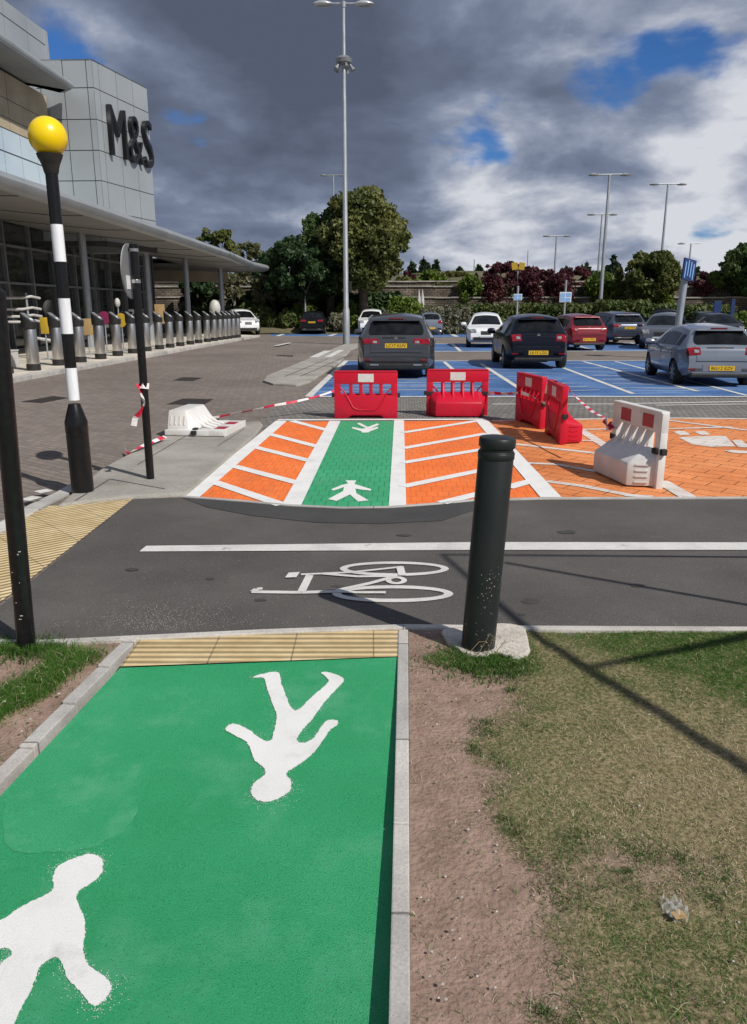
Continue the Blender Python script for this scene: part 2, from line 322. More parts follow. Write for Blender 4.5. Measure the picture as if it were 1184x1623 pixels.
def smooth_loop(pts, k=4):
    n = len(pts); out = []
    for i in range(n):
        p0, p1, p2, p3 = (Vector(pts[(i + j - 1) % n]) for j in range(4))
        for s in range(k):
            t = s / k
            out.append(.5 * ((2 * p1) + (-p0 + p2) * t + (2 * p0 - 5 * p1 + 4 * p2 - p3) * t * t + (-p0 + 3 * p1 - 3 * p2 + p3) * t ** 3))
    return out
def text_mesh(txt, size, extrude=0.0, offset=0.0):
    cu = bpy.data.curves.new('t', 'FONT'); cu.body = txt; cu.size = size; cu.extrude = extrude; cu.offset = offset; cu.align_x = 'CENTER'; cu.align_y = 'CENTER'; cu.resolution_u = 3
    o = bpy.data.objects.new('t', cu); COL.objects.link(o); bpy.context.view_layer.update()
    me = bpy.data.meshes.new_from_object(o.evaluated_get(bpy.context.evaluated_depsgraph_get()))
    bpy.data.objects.remove(o); return me
# ================================================================== GROUND
def edge_y(px): return None
# everything far below and beyond
poly_sheet('ground', [[(-300, -60), (300, -60), (300, 900), (-300, 900)]], M['far_ground'], z=-.35)
# block-paved access road and car park surface
YR = G(592, 1000).y                             # near edge of the cycle track
poly_sheet('car_park', [[(-60, YR - 1.2), (-2.2, YR - .1), (60, YR - .1), (60, 66), (-60, 66)]], M['paving'], z=0.0)
# greyer blockwork between the painted crossing and the bays
poly_sheet('paving', [pxs([(440, 668), (418, 686), (412, 674), (440, 640), (492, 628), (1184, 631)]) + [Vector((22, G(1184, 631).y, 0)), Vector((22, G(1184, 662).y, 0))] + pxs([(1184, 662)])],
           M['paving_grey'], z=.004)
# cycle track
rt = Vector((14, G(1184, 792).y, 0)); rb = Vector((14, G(1184, 999).y, 0))
poly_sheet('road', [pxs([(0, 962), (210, 792), (300, 789), (380, 797), (455, 804), (540, 808), (620, 807), (700, 801), (750, 796), (860, 793), (1184, 792)]) + [rt, rb] +
                    pxs([(1184, 1001), (640, 997), (222, 1014), (70, 1020)]) + [Vector((-2.4, G(0, 1022).y, 0)), Vector((-3.4, G(0, 1022).y, 0)), Vector((-3.0, G(0, 975).y, 0))]], M['asphalt'], z=.006)
poly_sheet('road_patch', [pxs([(288, 790), (380, 797), (455, 804), (540, 808), (620, 807), (700, 801), (750, 796), (790, 795), (765, 806), (700, 827), (600, 832), (500, 830), (400, 819), (330, 806)])], M['asphalt_new'], z=.010)
# thin concrete edging along both sides of the track
def edging(name, pts, w, h, m, z0=-.05):
    mb = MB()
    for a, b in zip(pts[:-1], pts[1:]):
        a = Vector(a); b = Vector(b); d = b - a; L_ = d.length; rz = math.atan2(d.y, d.x)
        mb.box(((a.x + b.x) / 2, (a.y + b.y) / 2, (h + z0) / 2), (L_ + .004, w, h - z0), rz)
    return struct(mb.build(name, m, bevel=.006))
edging('track_edging', pxs([(288, 788), (380, 795), (455, 802), (540, 806), (620, 805), (700, 799), (750, 794), (860, 791), (1184, 790)]) + [Vector((14, G(1184, 790).y, 0))], .045, .014, M['kerb'])
edging('track_kerb', [Vector((-3.2, G(0, 1020).y, 0))] + pxs([(66, 1021), (222, 1013.5), (420, 1004), (640, 996)]), .05, .016, M['kerb'])
edging('verge_kerb', pxs([(640, 997), (840, 999.5), (1184, 1001)]) + [Vector((14, G(1184, 1001).y, 0))], .05, .02, M['kerb'])

# ---- green path, dropping a little towards the camera
def zpath(y): return .004 - .058 * min(1.0, max(0.0, (3.55 - y) / 2.1))
def GP(px, py, dz=0.0):
    z = 0.0
    for _ in range(5): z = zpath(G(px, py, z).y) + dz
    return G(px, py, z)
def grid_sheet(name, outline_l, outline_r, m, n=24, dz=0.0):
    """sheet between a left and a right ground line, cut into rows so that it can follow the slope"""
    bm = bmesh.new(); rows = []
    for i in range(n + 1):
        t = i / n; a = outline_l[0].lerp(outline_l[1], t); b = outline_r[0].lerp(outline_r[1], t)
        rows.append([bm.verts.new((p.x, p.y, zpath(p.y) + dz)) for p in (a, b)])
    for r0, r1 in zip(rows[:-1], rows[1:]): bm.faces.new((r0[0], r0[1], r1[1], r1[0]))
    bmesh.ops.recalc_face_normals(bm, faces=bm.faces)
    me = bpy.data.meshes.new(name); bm.to_mesh(me); bm.free(); me.materials.append(m)
    o = bpy.data.objects.new(name, me); COL.objects.link(o); return struct(o)
L0, L1 = G(190, 1058), GP(0, 1262); dl = (L1 - L0); L2 = L0 + dl * ((L0.y + 1.0) / -dl.y)
R0, R1 = G(632, 1042), GP(618, 1621); dr = (R1 - R0); R2 = R0 + dr * ((R0.y + 1.0) / -dr.y)
grid_sheet('path', (L2, L0), (R2, R0), M['green'], n=40)
T0, T1 = G(221, 1014.5), G(632, 998)
M['tactile'] = tactile_mat('tactile_buff', R(0)); M['tactile_side'] = tactile_mat('tactile_buff_side', R(-42))
poly_sheet('tactile_paving', [[L0, R0, T1, T0]], M['tactile'], z=.0055)
poly_sheet('side_tactile_paving', [pxs([(0, 958), (-60, 1005), (-160, 985), (-60, 880), (0, 850), (40, 822), (78, 804), (140, 800), (212, 792)])], M['tactile_side'], z=.012)
# white walking figures on the path
Z3 = lambda pts: [(x / 1.794, 980 + y / 1.794) for x, y in pts]
fig1 = Z3([(720, 168), (745, 158), (790, 153), (800, 185), (815, 225), (832, 258), (850, 258), (880, 230), (930, 185), (932, 172), (914, 155), (932, 153), (970, 166), (976, 180), (950, 208), (915, 248), (885, 290), (862, 315), (844, 345), (864, 354), (892, 340), (913, 308), (932, 290), (958, 290), (960, 302), (938, 318), (915, 352), (885, 388), (850, 415), (815, 440), (829, 466), (822, 492), (795, 510), (760, 521), (730, 515), (714, 495), (722, 468), (753, 445), (750, 425), (722, 400), (710, 365), (692, 345), (645, 320), (645, 308), (665, 300), (702, 313), (745, 344), (770, 346), (781, 310), (787, 275), (772, 235), (760, 200), (750, 170)])
fig2 = Z3([(150, 740), (165, 705), (210, 682), (255, 670), (285, 680), (293, 700), (285, 730), (255, 755), (225, 775), (217, 800), (235, 840), (243, 880), (237, 940), (250, 980), (300, 1020), (317, 1050), (300, 1080), (268, 1100), (235, 1070), (190, 1020), (172, 970), (150, 965), (115, 990), (95, 1040), (60, 1110), (20, 1190), (-60, 1330), (-160, 1340), (-90, 1200), (-40, 1080), (0, 985), (30, 960), (30, 942), (0, 940), (-60, 980), (-120, 960), (-60, 890), (0, 860), (60, 820), (130, 785), (152, 768)])
def fig_sheet(name, pts, m, dz=.004):
    w = [GP(x, y, dz) for x, y in pts]; lp = smooth_loop(w, 9); cx = sum((p.x for p in w)) / len(w)
    lp = [Vector((p.x + random.uniform(-.0022, .0022), p.y + random.uniform(-.0022, .0022), 0)) for p in lp]
    poly_sheet(name, [lp], m, z=dz, zfun=lambda y: zpath(y) + dz)
    mb = MB(); n = len(lp)
    for i in range(n):
        soft = .5 + .5 * math.sin(i * .045 + 1.0); edge_w = .004 + .03 * soft ** 2
        for _ in range(int(1 + 7 * soft)):
            d = abs(random.gauss(0, edge_w)); a = random.uniform(0, 6.28); x = lp[i].x + d * math.cos(a); y = lp[i].y + d * math.sin(a); s_ = random.uniform(.0006, .0018); z = zpath(y) + dz - .0012
            mb.add([(x - s_, y, z), (x, y - s_, z), (x + s_, y, z), (x, y + s_, z)], [(0, 1, 2, 3)])
    return struct(mb.build('paint_overspray', m))
fig_sheet('walking_figure_marking', fig1, M['white_paint'])
fig_sheet('walking_figure_marking', fig2, M['white_paint'])
# slightly different second coat over the left part of the path
s0 = [GP(*q) for q in ((300, 1112), (262, 1180), (228, 1260), (205, 1312))]
M['green_coat'] = layered('green_second_coat', (.038, .374, .154), (.032, .33, .129), (.063, .43, .195), big=1.2, fine=230, rough=.58, bump=.9, fine_amt=.36, bump_dist=.007, wear=(.16, .5, .29), wear_lo=.5, wear_hi=.8, wear_scale=3)
def coat(name, pts):
    lp = smooth_loop([GP(*q) for q in pts], 8); lp = [Vector((p.x + random.uniform(-.006, .006), p.y + random.uniform(-.006, .006), 0)) for p in lp]
    return poly_sheet(name, [lp], M['green_coat'], zfun=lambda y: zpath(y) + .0016)
coat('path_second_coat', [(205, 1090), (250, 1098), (300, 1112), (262, 1180), (228, 1260), (200, 1312), (140, 1345), (70, 1352), (12, 1340), (10, 1262), (60, 1212), (130, 1135)])
# kerbs of the path
def kerb_run(name, a, b, w, top, n=14, side=1):
    mb = MB(); d = (b - a); L_ = d.length; rz = math.atan2(d.y, d.x); nrm = Vector((-d.y, d.x, 0)).normalized() * side
    for i in range(n):
        t = (i + .5) / n; c = a + d * t + nrm * (w / 2); seg = L_ / n; rise = zpath(c.y) if side > 0 else 0
        mb.box((c.x, c.y, (top - .12) / 2 + rise + random.uniform(-.001, .001)), (seg - .004, w, top + .12), rz)
    return struct(mb.build(name, M['kerb'], bevel=.005))
kerb_run('path_kerb', R2, G(631.5, 1000), .052, .012, n=6, side=-1)
kerb_run('path_kerb', L2, T0, .062, .016, n=14, side=1)

# ---- painted crossing on the raised table
ZO = .006
poly_sheet('crossing', [pxs([(532, 668), (632, 668), (625, 804), (540, 805), (467, 803)])], M['green_block'], z=ZO)
poly_sheet('hatched_paint', [pxs([(447, 669), (532, 668), (467, 803), (380, 794), (303, 788)]), pxs([(632, 668), (765, 667), (872, 790), (750, 793), (625, 804)])], M['orange'], z=ZO)
poly_sheet('worn_paint', [pxs([(765, 667), (960, 664), (1184, 665)]) + [Vector((13, G(1184, 664).y, 0)), Vector((13, G(1184, 789).y, 0))] + pxs([(1184, 789), (872, 790)])], M['orange_worn'], z=ZO)
W = .125
lines = [pstrip((531, 668), (462, 802), .17), pstrip((632.5, 667), (630, 804), .15), pstrip((446, 668), (302, 789), .17), pstrip((440, 666.5), (770, 665.5), .13),
         pstrip((463, 668), (519, 683), W), pstrip((427, 689), (507, 710), W), pstrip((401, 709), (492, 732), W), pstrip((370, 740), (472, 767), W), pstrip((338, 765), (447, 802), W),
         pstrip((638, 687), (757, 668), W), pstrip((638, 712), (772, 688), W), pstrip((638, 735), (792, 709), W), pstrip((638, 773), (806, 738), W), pstrip((700, 799), (846, 763), W),
         pstrip((763, 667), (873, 790), .19), pstrip((805, 803 - 28), (846, 763), W)]
poly_sheet('crossing_lines', lines, M['white_paint'], z=ZO + .004)
thin = [pstrip((780, 667.5), (962, 664.5), .12), pstrip((1050, 663.5), (1184, 664.5), .12),
        pstrip((818, 705), (950, 720), .1), pstrip((812, 734), (880, 737), .09), pstrip((880, 737), (948, 749), .09), pstrip((866, 764), (925, 772), .1), pstrip((925, 772), (1000, 787), .1), pstrip((990, 786), (1035, 789.5), .1),
        pstrip((919, 682), (985, 724), .14), pstrip((919, 682), (965, 681), .09), pstrip((916, 699), (946, 700), .09),
        pstrip((1046, 764), (1090, 789.5), .16), pstrip((1057, 667), (1184, 683), .1), pstrip((1055, 681), (1160, 678), .09)]
poly_sheet('worn_lines', thin, M['faded_line'], z=ZO + .004)
Z8 = lambda pts: [(784 + x / 2.96, 580 + y / 2.96) for x, y in pts]
emb = [Z8([(862, 338), (960, 333), (1082, 331), (1108, 358), (1128, 380), (1010, 383), (925, 370)]), Z8([(838, 312), (858, 308), (890, 309), (908, 318), (914, 327), (870, 328)]), Z8([(935, 311), (955, 308), (985, 309), (1002, 318), (1010, 327), (968, 327)]),
       Z8([(1112, 351), (1158, 350), (1180, 370), (1240, 370), (1240, 388), (1142, 384)]), Z8([(1072, 400), (1110, 398), (1240, 405), (1240, 415), (1120, 412)])]
poly_sheet('bay_emblem', [[G(*p) for p in q] for q in emb], M['faded_line'], z=ZO + .004)
Z7 = lambda pts: [(400 + x / 2.819, 560 + y / 2.819) for x, y in pts]
figA = Z7([(445, 332), (490, 340), (508, 337), (466, 317), (480, 313), (516, 332), (558, 316), (567, 321), (528, 339), (560, 331), (562, 338), (522, 353), (520, 357), (490, 357), (486, 351), (446, 338)])
figB = Z7([(416, 572), (464, 572), (456, 588), (482, 596), (530, 611), (530, 618), (486, 613), (460, 609), (465, 630), (520, 662), (472, 667), (436, 635), (376, 664), (338, 656), (405, 620), (410, 602), (362, 618), (352, 612), (400, 592), (428, 586)])
for q in (figA, figB): poly_sheet('crossing_figure_marking', [[G(*p) for p in q]], M['white_paint'], z=ZO + .004)
# cycle-track line and bicycle marking
poly_sheet('track_line', [pxs([(232, 867.5), (760, 861.5), (1184, 862)]) + [Vector((14, G(1184, 862).y, 0)), Vector((14, G(1184, 874).y, 0))] + pxs([(1184, 874), (760, 874), (221, 876.5)])], M['white_line'], z=.012)
ZB = lambda pts: [G(200 + x / 1.794, 840 + y / 1.794) for x, y in pts]
bz = .012
def poly_strip(pts, w, closed=False):
    out = []
    n = len(pts)
    for i in range(n if closed else n - 1):
        a, b = Vector(pts[i]), Vector(pts[(i + 1) % n])
        if (b - a).length > 1e-4: out.append(strip(a, b, w))
    return out
def ring(cx, cy, rx, ry, w, n=36):
    ip = []; op = []
    c = G(cx, cy); e = G(cx + rx, cy); RX = (e - c).length; RY = abs(G(cx, cy - ry).y - G(cx, cy + ry).y) / 2
    cyy = (G(cx, cy - ry).y + G(cx, cy + ry).y) / 2
    op = [Vector((c.x + RX * math.cos(t), cyy + RY * math.sin(t))) for t in [2 * math.pi * i / n for i in range(n)]]
    ip = [Vector((c.x + (RX - w) * math.cos(t), cyy + (RY - w) * math.sin(t))) for t in [2 * math.pi * i / n for i in range(n)]]
    return [[op[i], op[(i + 1) % n], ip[(i + 1) % n], ip[i]] for i in range(n)]
bike = [ring(625, 904, 86.5, 11.5, .05), ring(622.5, 944, 96, 13.5, .055), ring(628, 922.5, 17, 6.3, .035)]
bike += poly_strip(ZB([(357, 181), (500, 183), (590, 180)]), .045) + poly_strip(ZB([(360, 181), (372, 173), (388, 172)]), .04) + poly_strip(ZB([(522, 134), (498, 182)]), .05)
bike += poly_strip(ZB([(497, 132), (560, 129), (640, 126), (785, 110)]), .03) + poly_strip(ZB([(560, 130), (660, 138), (770, 137)]), .035) + poly_strip(ZB([(600, 178), (700, 156), (750, 142)]), .04)
bike += poly_strip(ZB([(590, 180), (660, 184), (738, 184)]), .035) + poly_strip(ZB([(778, 110), (785, 135)]), .05)
bike += [ZB([(452, 142), (462, 128), (494, 126), (484, 141)])]
poly_sheet('bicycle_marking', bike, M['white_line'], z=bz)
# oil spots, grit and crumbs on the tarmac
sp_m = layered('road_stain', (.062, .059, .056), (.05, .048, .046), (.078, .073, .07), big=6, fine=130, rough=.7, bump=.5, fine_amt=.4)
st = []
for (px, py, rx, ry) in ((841, 955, 14, 4.5), (535, 931, 9, 2), (828, 976, 7, 2), (333, 919, 8, 2), (412, 953, 10, 2.5), (470, 872, 9, 2), (900, 845, 16, 3), (640, 850, 12, 2), (1010, 930, 12, 3), (210, 905, 11, 2.5)):
    st.append([G(px + rx * math.cos(t) * random.uniform(.7, 1.2), py + ry * math.sin(t) * random.uniform(.7, 1.2)) for t in [2 * math.pi * k / 14 for k in range(14)]])
poly_sheet('road_stains', st, sp_m, z=.0085)
mb = MB()
for k in range(2600):
    q = random.random()
    px, py = (random.gauss(255, 60), random.gauss(985, 14)) if q < .45 else (random.uniform(80, 1180), random.gauss(990, 6)) if q < .6 else (random.uniform(120, 1180), random.uniform(815, 995))
    if px < 60 or px > 1183 or py > 996 - (px < 640) * (-6) or py < 812: continue
    p = G(px, py); s_ = random.uniform(.0008, .0024); mb.add([(p.x - s_, p.y, .0075), (p.x, p.y - s_, .0075), (p.x + s_, p.y, .0075), (p.x, p.y + s_, .0075), (p.x, p.y, .0075 + s_ * 1.2)], [(0, 1, 4), (1, 2, 4), (2, 3, 4), (3, 0, 4)])
struct(mb.build('grit', M['bits']), 'stuff')
# ---- islands
def slab_island(name, pts, h, m, bev=.03):
    mb = MB(); mb.prism([(p.x, p.y) for p in pts], -.05, h); o = mb.build(name, m, bevel=bev); return struct(o)
slab_island('traffic_island', pxs([(92, 806), (125, 778), (160, 748), (178, 738), (268, 689), (345, 676), (412, 671), (417, 676), (405, 692), (296, 787), (212, 791), (140, 799)]), .035, M['slab'], .025)
poly_sheet('island_joints', [pstrip((218, 742), (300, 692), .012), pstrip((175, 765), (262, 781), .012), pstrip((175, 765), (120, 800), .012), pstrip((345, 712), (388, 683), .01), pstrip((215, 700 + 6), (310, 700), .01)], M['panel_joint'], z=.0385)
slab_island('traffic_island', pxs([(417, 606), (423, 598), (545, 547), (584, 545), (556, 556), (540, 575), (492, 607), (470, 613), (432, 611)]), .05, M['slab'], .03)
poly_sheet('island_joints', [pstrip((452, 600), (520, 571), .03), pstrip((476, 600), (560, 562), .03)], M['panel_joint'], z=.0535)
poly_sheet('white_dashes', [pstrip((437, 550), (460, 545), .22), pstrip((497, 569), (520, 558), .3), pstrip((519, 569), (541, 557), .25), pstrip((40, 803), (60, 797), .12), pstrip((60, 790), (80, 786), .12)], M['white_line'], z=.0575)
# left paving edge kerb beside the tactile slabs
edging('paving_edge', pxs([(-60, 868), (0, 840), (60, 803), (100, 784), (126, 768)]), .14, .022, M['kerb'])
# ---- store pavement with its kerb
KA, KB_ = G(13, 606), G(386, 538); kd = (KB_ - KA).normalized()
K0 = KA - kd * 16; K1 = KB_ + kd * 4; kn = Vector((-kd.y, kd.x, 0))
mb = MB(); mb.prism([K0[:2], K1[:2], (K1 + Vector((-3, 3, 0)))[:2], (-40, 62), (-40, K0.y)], -.05, .10); struct(mb.build('pavement', M['pavement']))
mb = MB(); n = 46; L_ = (K1 - K0).length
for i in range(n):
    c = K0 + kd * (L_ * (i + .5) / n) - kn * .09; mb.box((c.x, c.y, .03), (L_ / n - .006, .18, .165), math.atan2(kd.y, kd.x))
struct(mb.build('pavement_kerb', M['kerb'], bevel=.015))

# ---- blue bays
b1 = pxs([(490, 629), (548, 573), (700, 572.5), (940, 572), (1184, 572)]) + [Vector((20, G(1184, 572).y, 0)), Vector((20, G(1184, 629).y, 0))] + pxs([(1184, 629)])
b2 = pxs([(690, 557), (680, 545.5), (1184, 543)]) + [Vector((24, G(1184, 543).y, 0)), Vector((24, G(1184, 556.5).y, 0))] + pxs([(1184, 556.5)])
b3 = pxs([(425, 532.5), (446, 524.5), (720, 524), (760, 534), (690, 535), (560, 534)])
poly_sheet('parking_bays', [b1, b2, b3], M['blue'], z=.008)
bl = [pstrip((489, 629.5), (549, 572), .15), pstrip((489, 629.5), (1184, 629.5), .15), pstrip((546, 572.5), (1184, 572), .16), pstrip((680, 557.5), (1184, 556.5), .3), pstrip((690, 545), (1184, 543), .3),
      pstrip((704, 574), (722, 590), .12), pstrip((762, 577), (832, 622), .12), pstrip((888, 582), (1003, 625), .12), pstrip((924, 573.5), (1105, 621), .12), pstrip((975, 573.5), (1184, 628), .1),
      pstrip((716, 545), (730, 557), .14), pstrip((820, 545), (850, 557), .14), pstrip((905, 545), (945, 557), .14), pstrip((1000, 544), (1045, 557), .14),
      pstrip((425, 533), (720, 534.5), .25), pstrip((522, 533), (546, 525), .3), pstrip((440, 533), (462, 525), .3), pstrip((706, 525), (724, 534), .3), pstrip((610, 533), (622, 525), .3)]
# hatching between bays
for k in range(5):
    bl.append(pstrip((560 + 0 * k, 618 - 5 * k), (760 + 8 * k, 620 - 6.5 * k), .07))
for k in range(7):
    a = 577 + 6.5 * k; bl.append(pstrip((895 + 15 * k, a), (975 + 22 * k, a + 1.5), .06))
for k in range(6):
    bl.append(pstrip((790 + 16 * k * .8, 592 + 6 * k), (850 + 20 * k, 592 + 5.5 * k), .05))
poly_sheet('bay_lines', bl, M['white_line'], z=.013)
poly_sheet('aisle_lines', [pstrip((780, 641), (960, 641), .09), pstrip((960, 641), (1184, 637), .1), pstrip((1040, 643), (1184, 641), .08)], M['white_line'], z=.0085)
# drain covers in the road
for i, (a, lab) in enumerate([([(33, 637), (85, 628), (109, 631), (66, 639)], 'dark iron drain cover in the paving nearest the left edge behind the striped beacon'),
                              ([(264, 641), (290, 632), (338, 633), (322, 642)], 'dark iron drain cover in the road behind the fallen white barrier'),
                              ([(274, 603), (290, 598), (321, 599), (306, 604)], 'small dark drain cover farther up the road, left of the far kerbed island'),
                              ([(438, 564), (440, 563), (466, 563.5), (463, 565.5)], 'thin dark drain slot in the road beside the tip of the far island')]):
    P = pxs(a); c = sum(P, Vector()) / 4; mb = MB(); mb.prism([(p.x, p.y) for p in P], -.02, .006 + .0)
    o = mb.build('drain_cover', M['drain']); recenter(o, (c.x, c.y, 0)); tag(o, lab, 'drain cover', 'drain covers in the road')

# ---- verges with soil, dry grass and green grass
def fbm(x, y, s, seed=0):
    out = np.zeros_like(x); amp = 1; tot = 0
    for o in range(5):
        f = s * 2 ** o; xi = x * f + 37.1 * seed + 11.3 * o; yi = y * f + 91.7 * seed + 5.9 * o
        x0 = np.floor(xi); y0 = np.floor(yi); fx = xi - x0; fy = yi - y0; fx = fx * fx * (3 - 2 * fx); fy = fy * fy * (3 - 2 * fy)
        h = lambda a, b: np.modf(np.abs(np.sin(a * 127.1 + b * 311.7 + seed) * 43758.5453))[0]
        v = (h(x0, y0) * (1 - fx) + h(x0 + 1, y0) * fx) * (1 - fy) + (h(x0, y0 + 1) * (1 - fx) + h(x0 + 1, y0 + 1) * fx) * fy
        out += amp * v; tot += amp; amp *= .55
    return out / tot
sstep = lambda a, b, x: np.clip((x - a) / (b - a), 0, 1) ** 2 * (3 - 2 * np.clip((x - a) / (b - a), 0, 1))
def cover(x, y, left=False):
    """grass cover 0..1 and dryness 0..1 over the two verges"""
    n = fbm(x, y, 1.6, 3); n2 = fbm(x, y, 5.0, 8)
    if left:
        pa, pb = G(-60, 1148), G(146, 1032); dd = (pb - pa).normalized(); s_ = (x - pa.x) * dd.x + (y - pa.y) * dd.y; dist = np.abs((x - pa.x) * -dd.y + (y - pa.y) * dd.x)
        band = (1 - sstep(.075, .16, dist + (n2 - .5) * .12)) * (1 - sstep(-.1, .05, s_ - (pb - pa).length))
        c2 = G(20, 1028); back = 1 - sstep(.1, .22, np.hypot((x - c2.x) * .8, (y - c2.y) * 1.6) + (n2 - .5) * .12)
        g = np.clip(np.maximum(band, back * .8), 0, 1); dry = np.full_like(x, .1); return g, dry
    edge = .36 + .13 * (y - 1.5) + .05 * np.sin(y * 4.1 + .6) + .03 * np.sin(y * 11)
    g = sstep(-.06, .16, x - edge + (n - .5) * .34 + (n2 - .5) * .3)
    bare = np.exp(-(((x - .8) / .26) ** 2 + ((y - 1.98) / .13) ** 2)) * .9 + np.exp(-(((x - .55) / .3) ** 2 + ((y - 1.5) / .18) ** 2)) * .4
    g = np.clip(g - bare * sstep(.3, .6, n2 + .12), 0, 1)
    g = np.maximum(g, (np.exp(-(((x - .5) / .28) ** 2 + ((y - 3.42) / .1) ** 2)) > .45) * 1.0)
    dry = np.exp(-(((x - 1.25) / .55) ** 2 + ((y - 2.35) / .55) ** 2)) * 1.15 + (n - .5) * .9 + .12
    dry = np.clip(dry - sstep(-.1, .3, (x - .95) * .75 + (y - 3.7) * .65) * 1.3, 0, 1)
    return g, dry
def verge_mat(name):
    m, nt, b = new_mat(name); b.inputs['Roughness'].default_value = .95; b.inputs['Specular IOR Level'].default_value = .1; L = nt.links.new
    tc = nd(nt, 'ShaderNodeTexCoord'); at = nd(nt, 'ShaderNodeVertexColor'); at.layer_name = 'cover'
    n = nd(nt, 'ShaderNodeTexNoise'); n.inputs['Scale'].default_value = 7; n.inputs['Detail'].default_value = 12; n.inputs['Roughness'].default_value = .72; L(tc.outputs['Object'], n.inputs['Vector'])
    soil = nd(nt, 'ShaderNodeValToRGB'); e = soil.color_ramp.elements; e[0].position = .3; e[0].color = (.2, .135, .105, 1); e[1].position = .7; e[1].color = (.39, .275, .22, 1); L(n.outputs['Fac'], soil.inputs['Fac'])
    n2 = nd(nt, 'ShaderNodeTexNoise'); n2.inputs['Scale'].default_value = 60; n2.inputs['Detail'].default_value = 6; L(tc.outputs['Object'], n2.inputs['Vector'])
    thatch = nd(nt, 'ShaderNodeValToRGB'); e = thatch.color_ramp.elements; e[0].position = .35; e[0].color = (.1, .095, .04, 1); e[1].position = .65; e[1].color = (.3, .24, .14, 1); L(n2.outputs['Fac'], thatch.inputs['Fac'])
    sp = nd(nt, 'ShaderNodeSeparateColor'); L(at.outputs['Color'], sp.inputs[0])
    mx = nd(nt, 'ShaderNodeMix', data_type='RGBA'); L(sp.outputs[0], mx.inputs['Factor']); L(soil.outputs[0], mx.inputs['A']); L(thatch.outputs[0], mx.inputs['B'])
    vo = nd(nt, 'ShaderNodeTexVoronoi'); vo.inputs['Scale'].default_value = 38; L(tc.outputs['Object'], vo.inputs['Vector'])
    rs = nd(nt, 'ShaderNodeValToRGB'); rs.color_ramp.elements[0].position = .05; rs.color_ramp.elements[0].color = (1, 1, 1, 1); rs.color_ramp.elements[1].position = .09; rs.color_ramp.elements[1].color = (0, 0, 0, 1); L(vo.outputs['Distance'], rs.inputs['Fac'])
    m2 = nd(nt, 'ShaderNodeMix', data_type='RGBA'); m2.inputs['B'].default_value = (.42, .36, .3, 1); L(rs.outputs[0], m2.inputs['Factor']); L(mx.outputs['Result'], m2.inputs['A'])
    L(m2.outputs['Result'], b.inputs['Base Color'])
    ad = nd(nt, 'ShaderNodeMath', operation='ADD'); L(n.outputs['Fac'], ad.inputs[0]); L(n2.outputs['Fac'], ad.inputs[1])
    bp = nd(nt, 'ShaderNodeBump'); bp.inputs['Strength'].default_value = .7; bp.inputs['Distance'].default_value = .016; L(ad.outputs[0], bp.inputs['Height']); L(bp.outputs[0], b.inputs['Normal'])
    return m
M['soil'] = verge_mat('verge_soil')
def in_poly(x, y, poly):
    ins = np.zeros(x.shape, bool); n = len(poly)
    for i in range(n):
        x0, y0 = poly[i][0], poly[i][1]; x1, y1 = poly[(i + 1) % n][0], poly[(i + 1) % n][1]
        c = ((y0 > y) != (y1 > y)) & (x < (x1 - x0) * (y - y0) / (y1 - y0 + 1e-12) + x0); ins ^= c
    return ins
kr = .05
KR0 = R2 + Vector((kr, 0, 0)); KR1 = G(633, 999) + Vector((kr, 0, 0))
right_poly = [KR0, KR1, G(840, 1004), G(1184, 1005), Vector((12, G(1184, 1005).y, 0)), Vector((12, -1.0, 0))]
ln = Vector((-(L2 - T0).y, (L2 - T0).x, 0)).normalized() * -.06
left_poly = [L2 + ln * 1.0, T0 + ln * 1.0, G(66, 1024), Vector((-2.6, G(0, 1026).y, 0)), Vector((-9, G(0, 1026).y, 0)), Vector((-9, -1, 0))]
def vdrop(y): return -.058 * np.clip((3.55 - y) / 2.1, 0, 1)
def verge(name, poly, left):
    xs = [p[0] for p in poly]; ys = [p[1] for p in poly]; st = .035
    x0, x1 = (min(xs), min(max(xs), 4.2)) if not left else (max(min(xs), -5.0), max(xs)); y0, y1 = min(ys), max(ys)
    bm = bmesh.new(); fc = bm.faces.new([bm.verts.new((p[0], p[1], 0)) for p in poly]); bmesh.ops.triangulate(bm, faces=[fc])
    for ax, lo, hi in ((0, x0, x1), (1, y0, y1)):
        k = lo + st
        while k < hi:
            no = Vector((1, 0, 0)) if ax == 0 else Vector((0, 1, 0)); co = Vector((k, 0, 0)) if ax == 0 else Vector((0, k, 0))
            bmesh.ops.bisect_plane(bm, geom=bm.verts[:] + bm.edges[:] + bm.faces[:], plane_co=co, plane_no=no, dist=1e-6); k += st * (1 if ax else 1.0)
    for f_ in bm.faces:
        f_.normal_update()
        if f_.normal.z < 0: f_.normal_flip()
    me = bpy.data.meshes.new(name); bm.to_mesh(me); bm.free()
    co = np.zeros(len(me.vertices) * 3); me.vertices.foreach_get('co', co); co = co.reshape(-1, 3)
    g, d = cover(co[:, 0], co[:, 1], left)
    co[:, 2] = .0 + (fbm(co[:, 0], co[:, 1], 2.2, 5) - .5) * .035 + g * .008 + (fbm(co[:, 0], co[:, 1], 12, 2) - .5) * .012 + (vdrop(co[:, 1]) if left else 0)
    me.vertices.foreach_set('co', co.ravel())
    at = me.color_attributes.new('cover', 'FLOAT_COLOR', 'POINT'); cc = np.ones((len(co), 4)); cc[:, 0] = g; cc[:, 1] = d; at.data.foreach_set('color', cc.ravel())
    me.materials.append(M['soil']); me.polygons.foreach_set('use_smooth', [True] * len(me.polygons))
    o = bpy.data.objects.new(name, me); COL.objects.link(o); struct(o)
verge('verge', right_poly, False); verge('verge', left_poly, True)
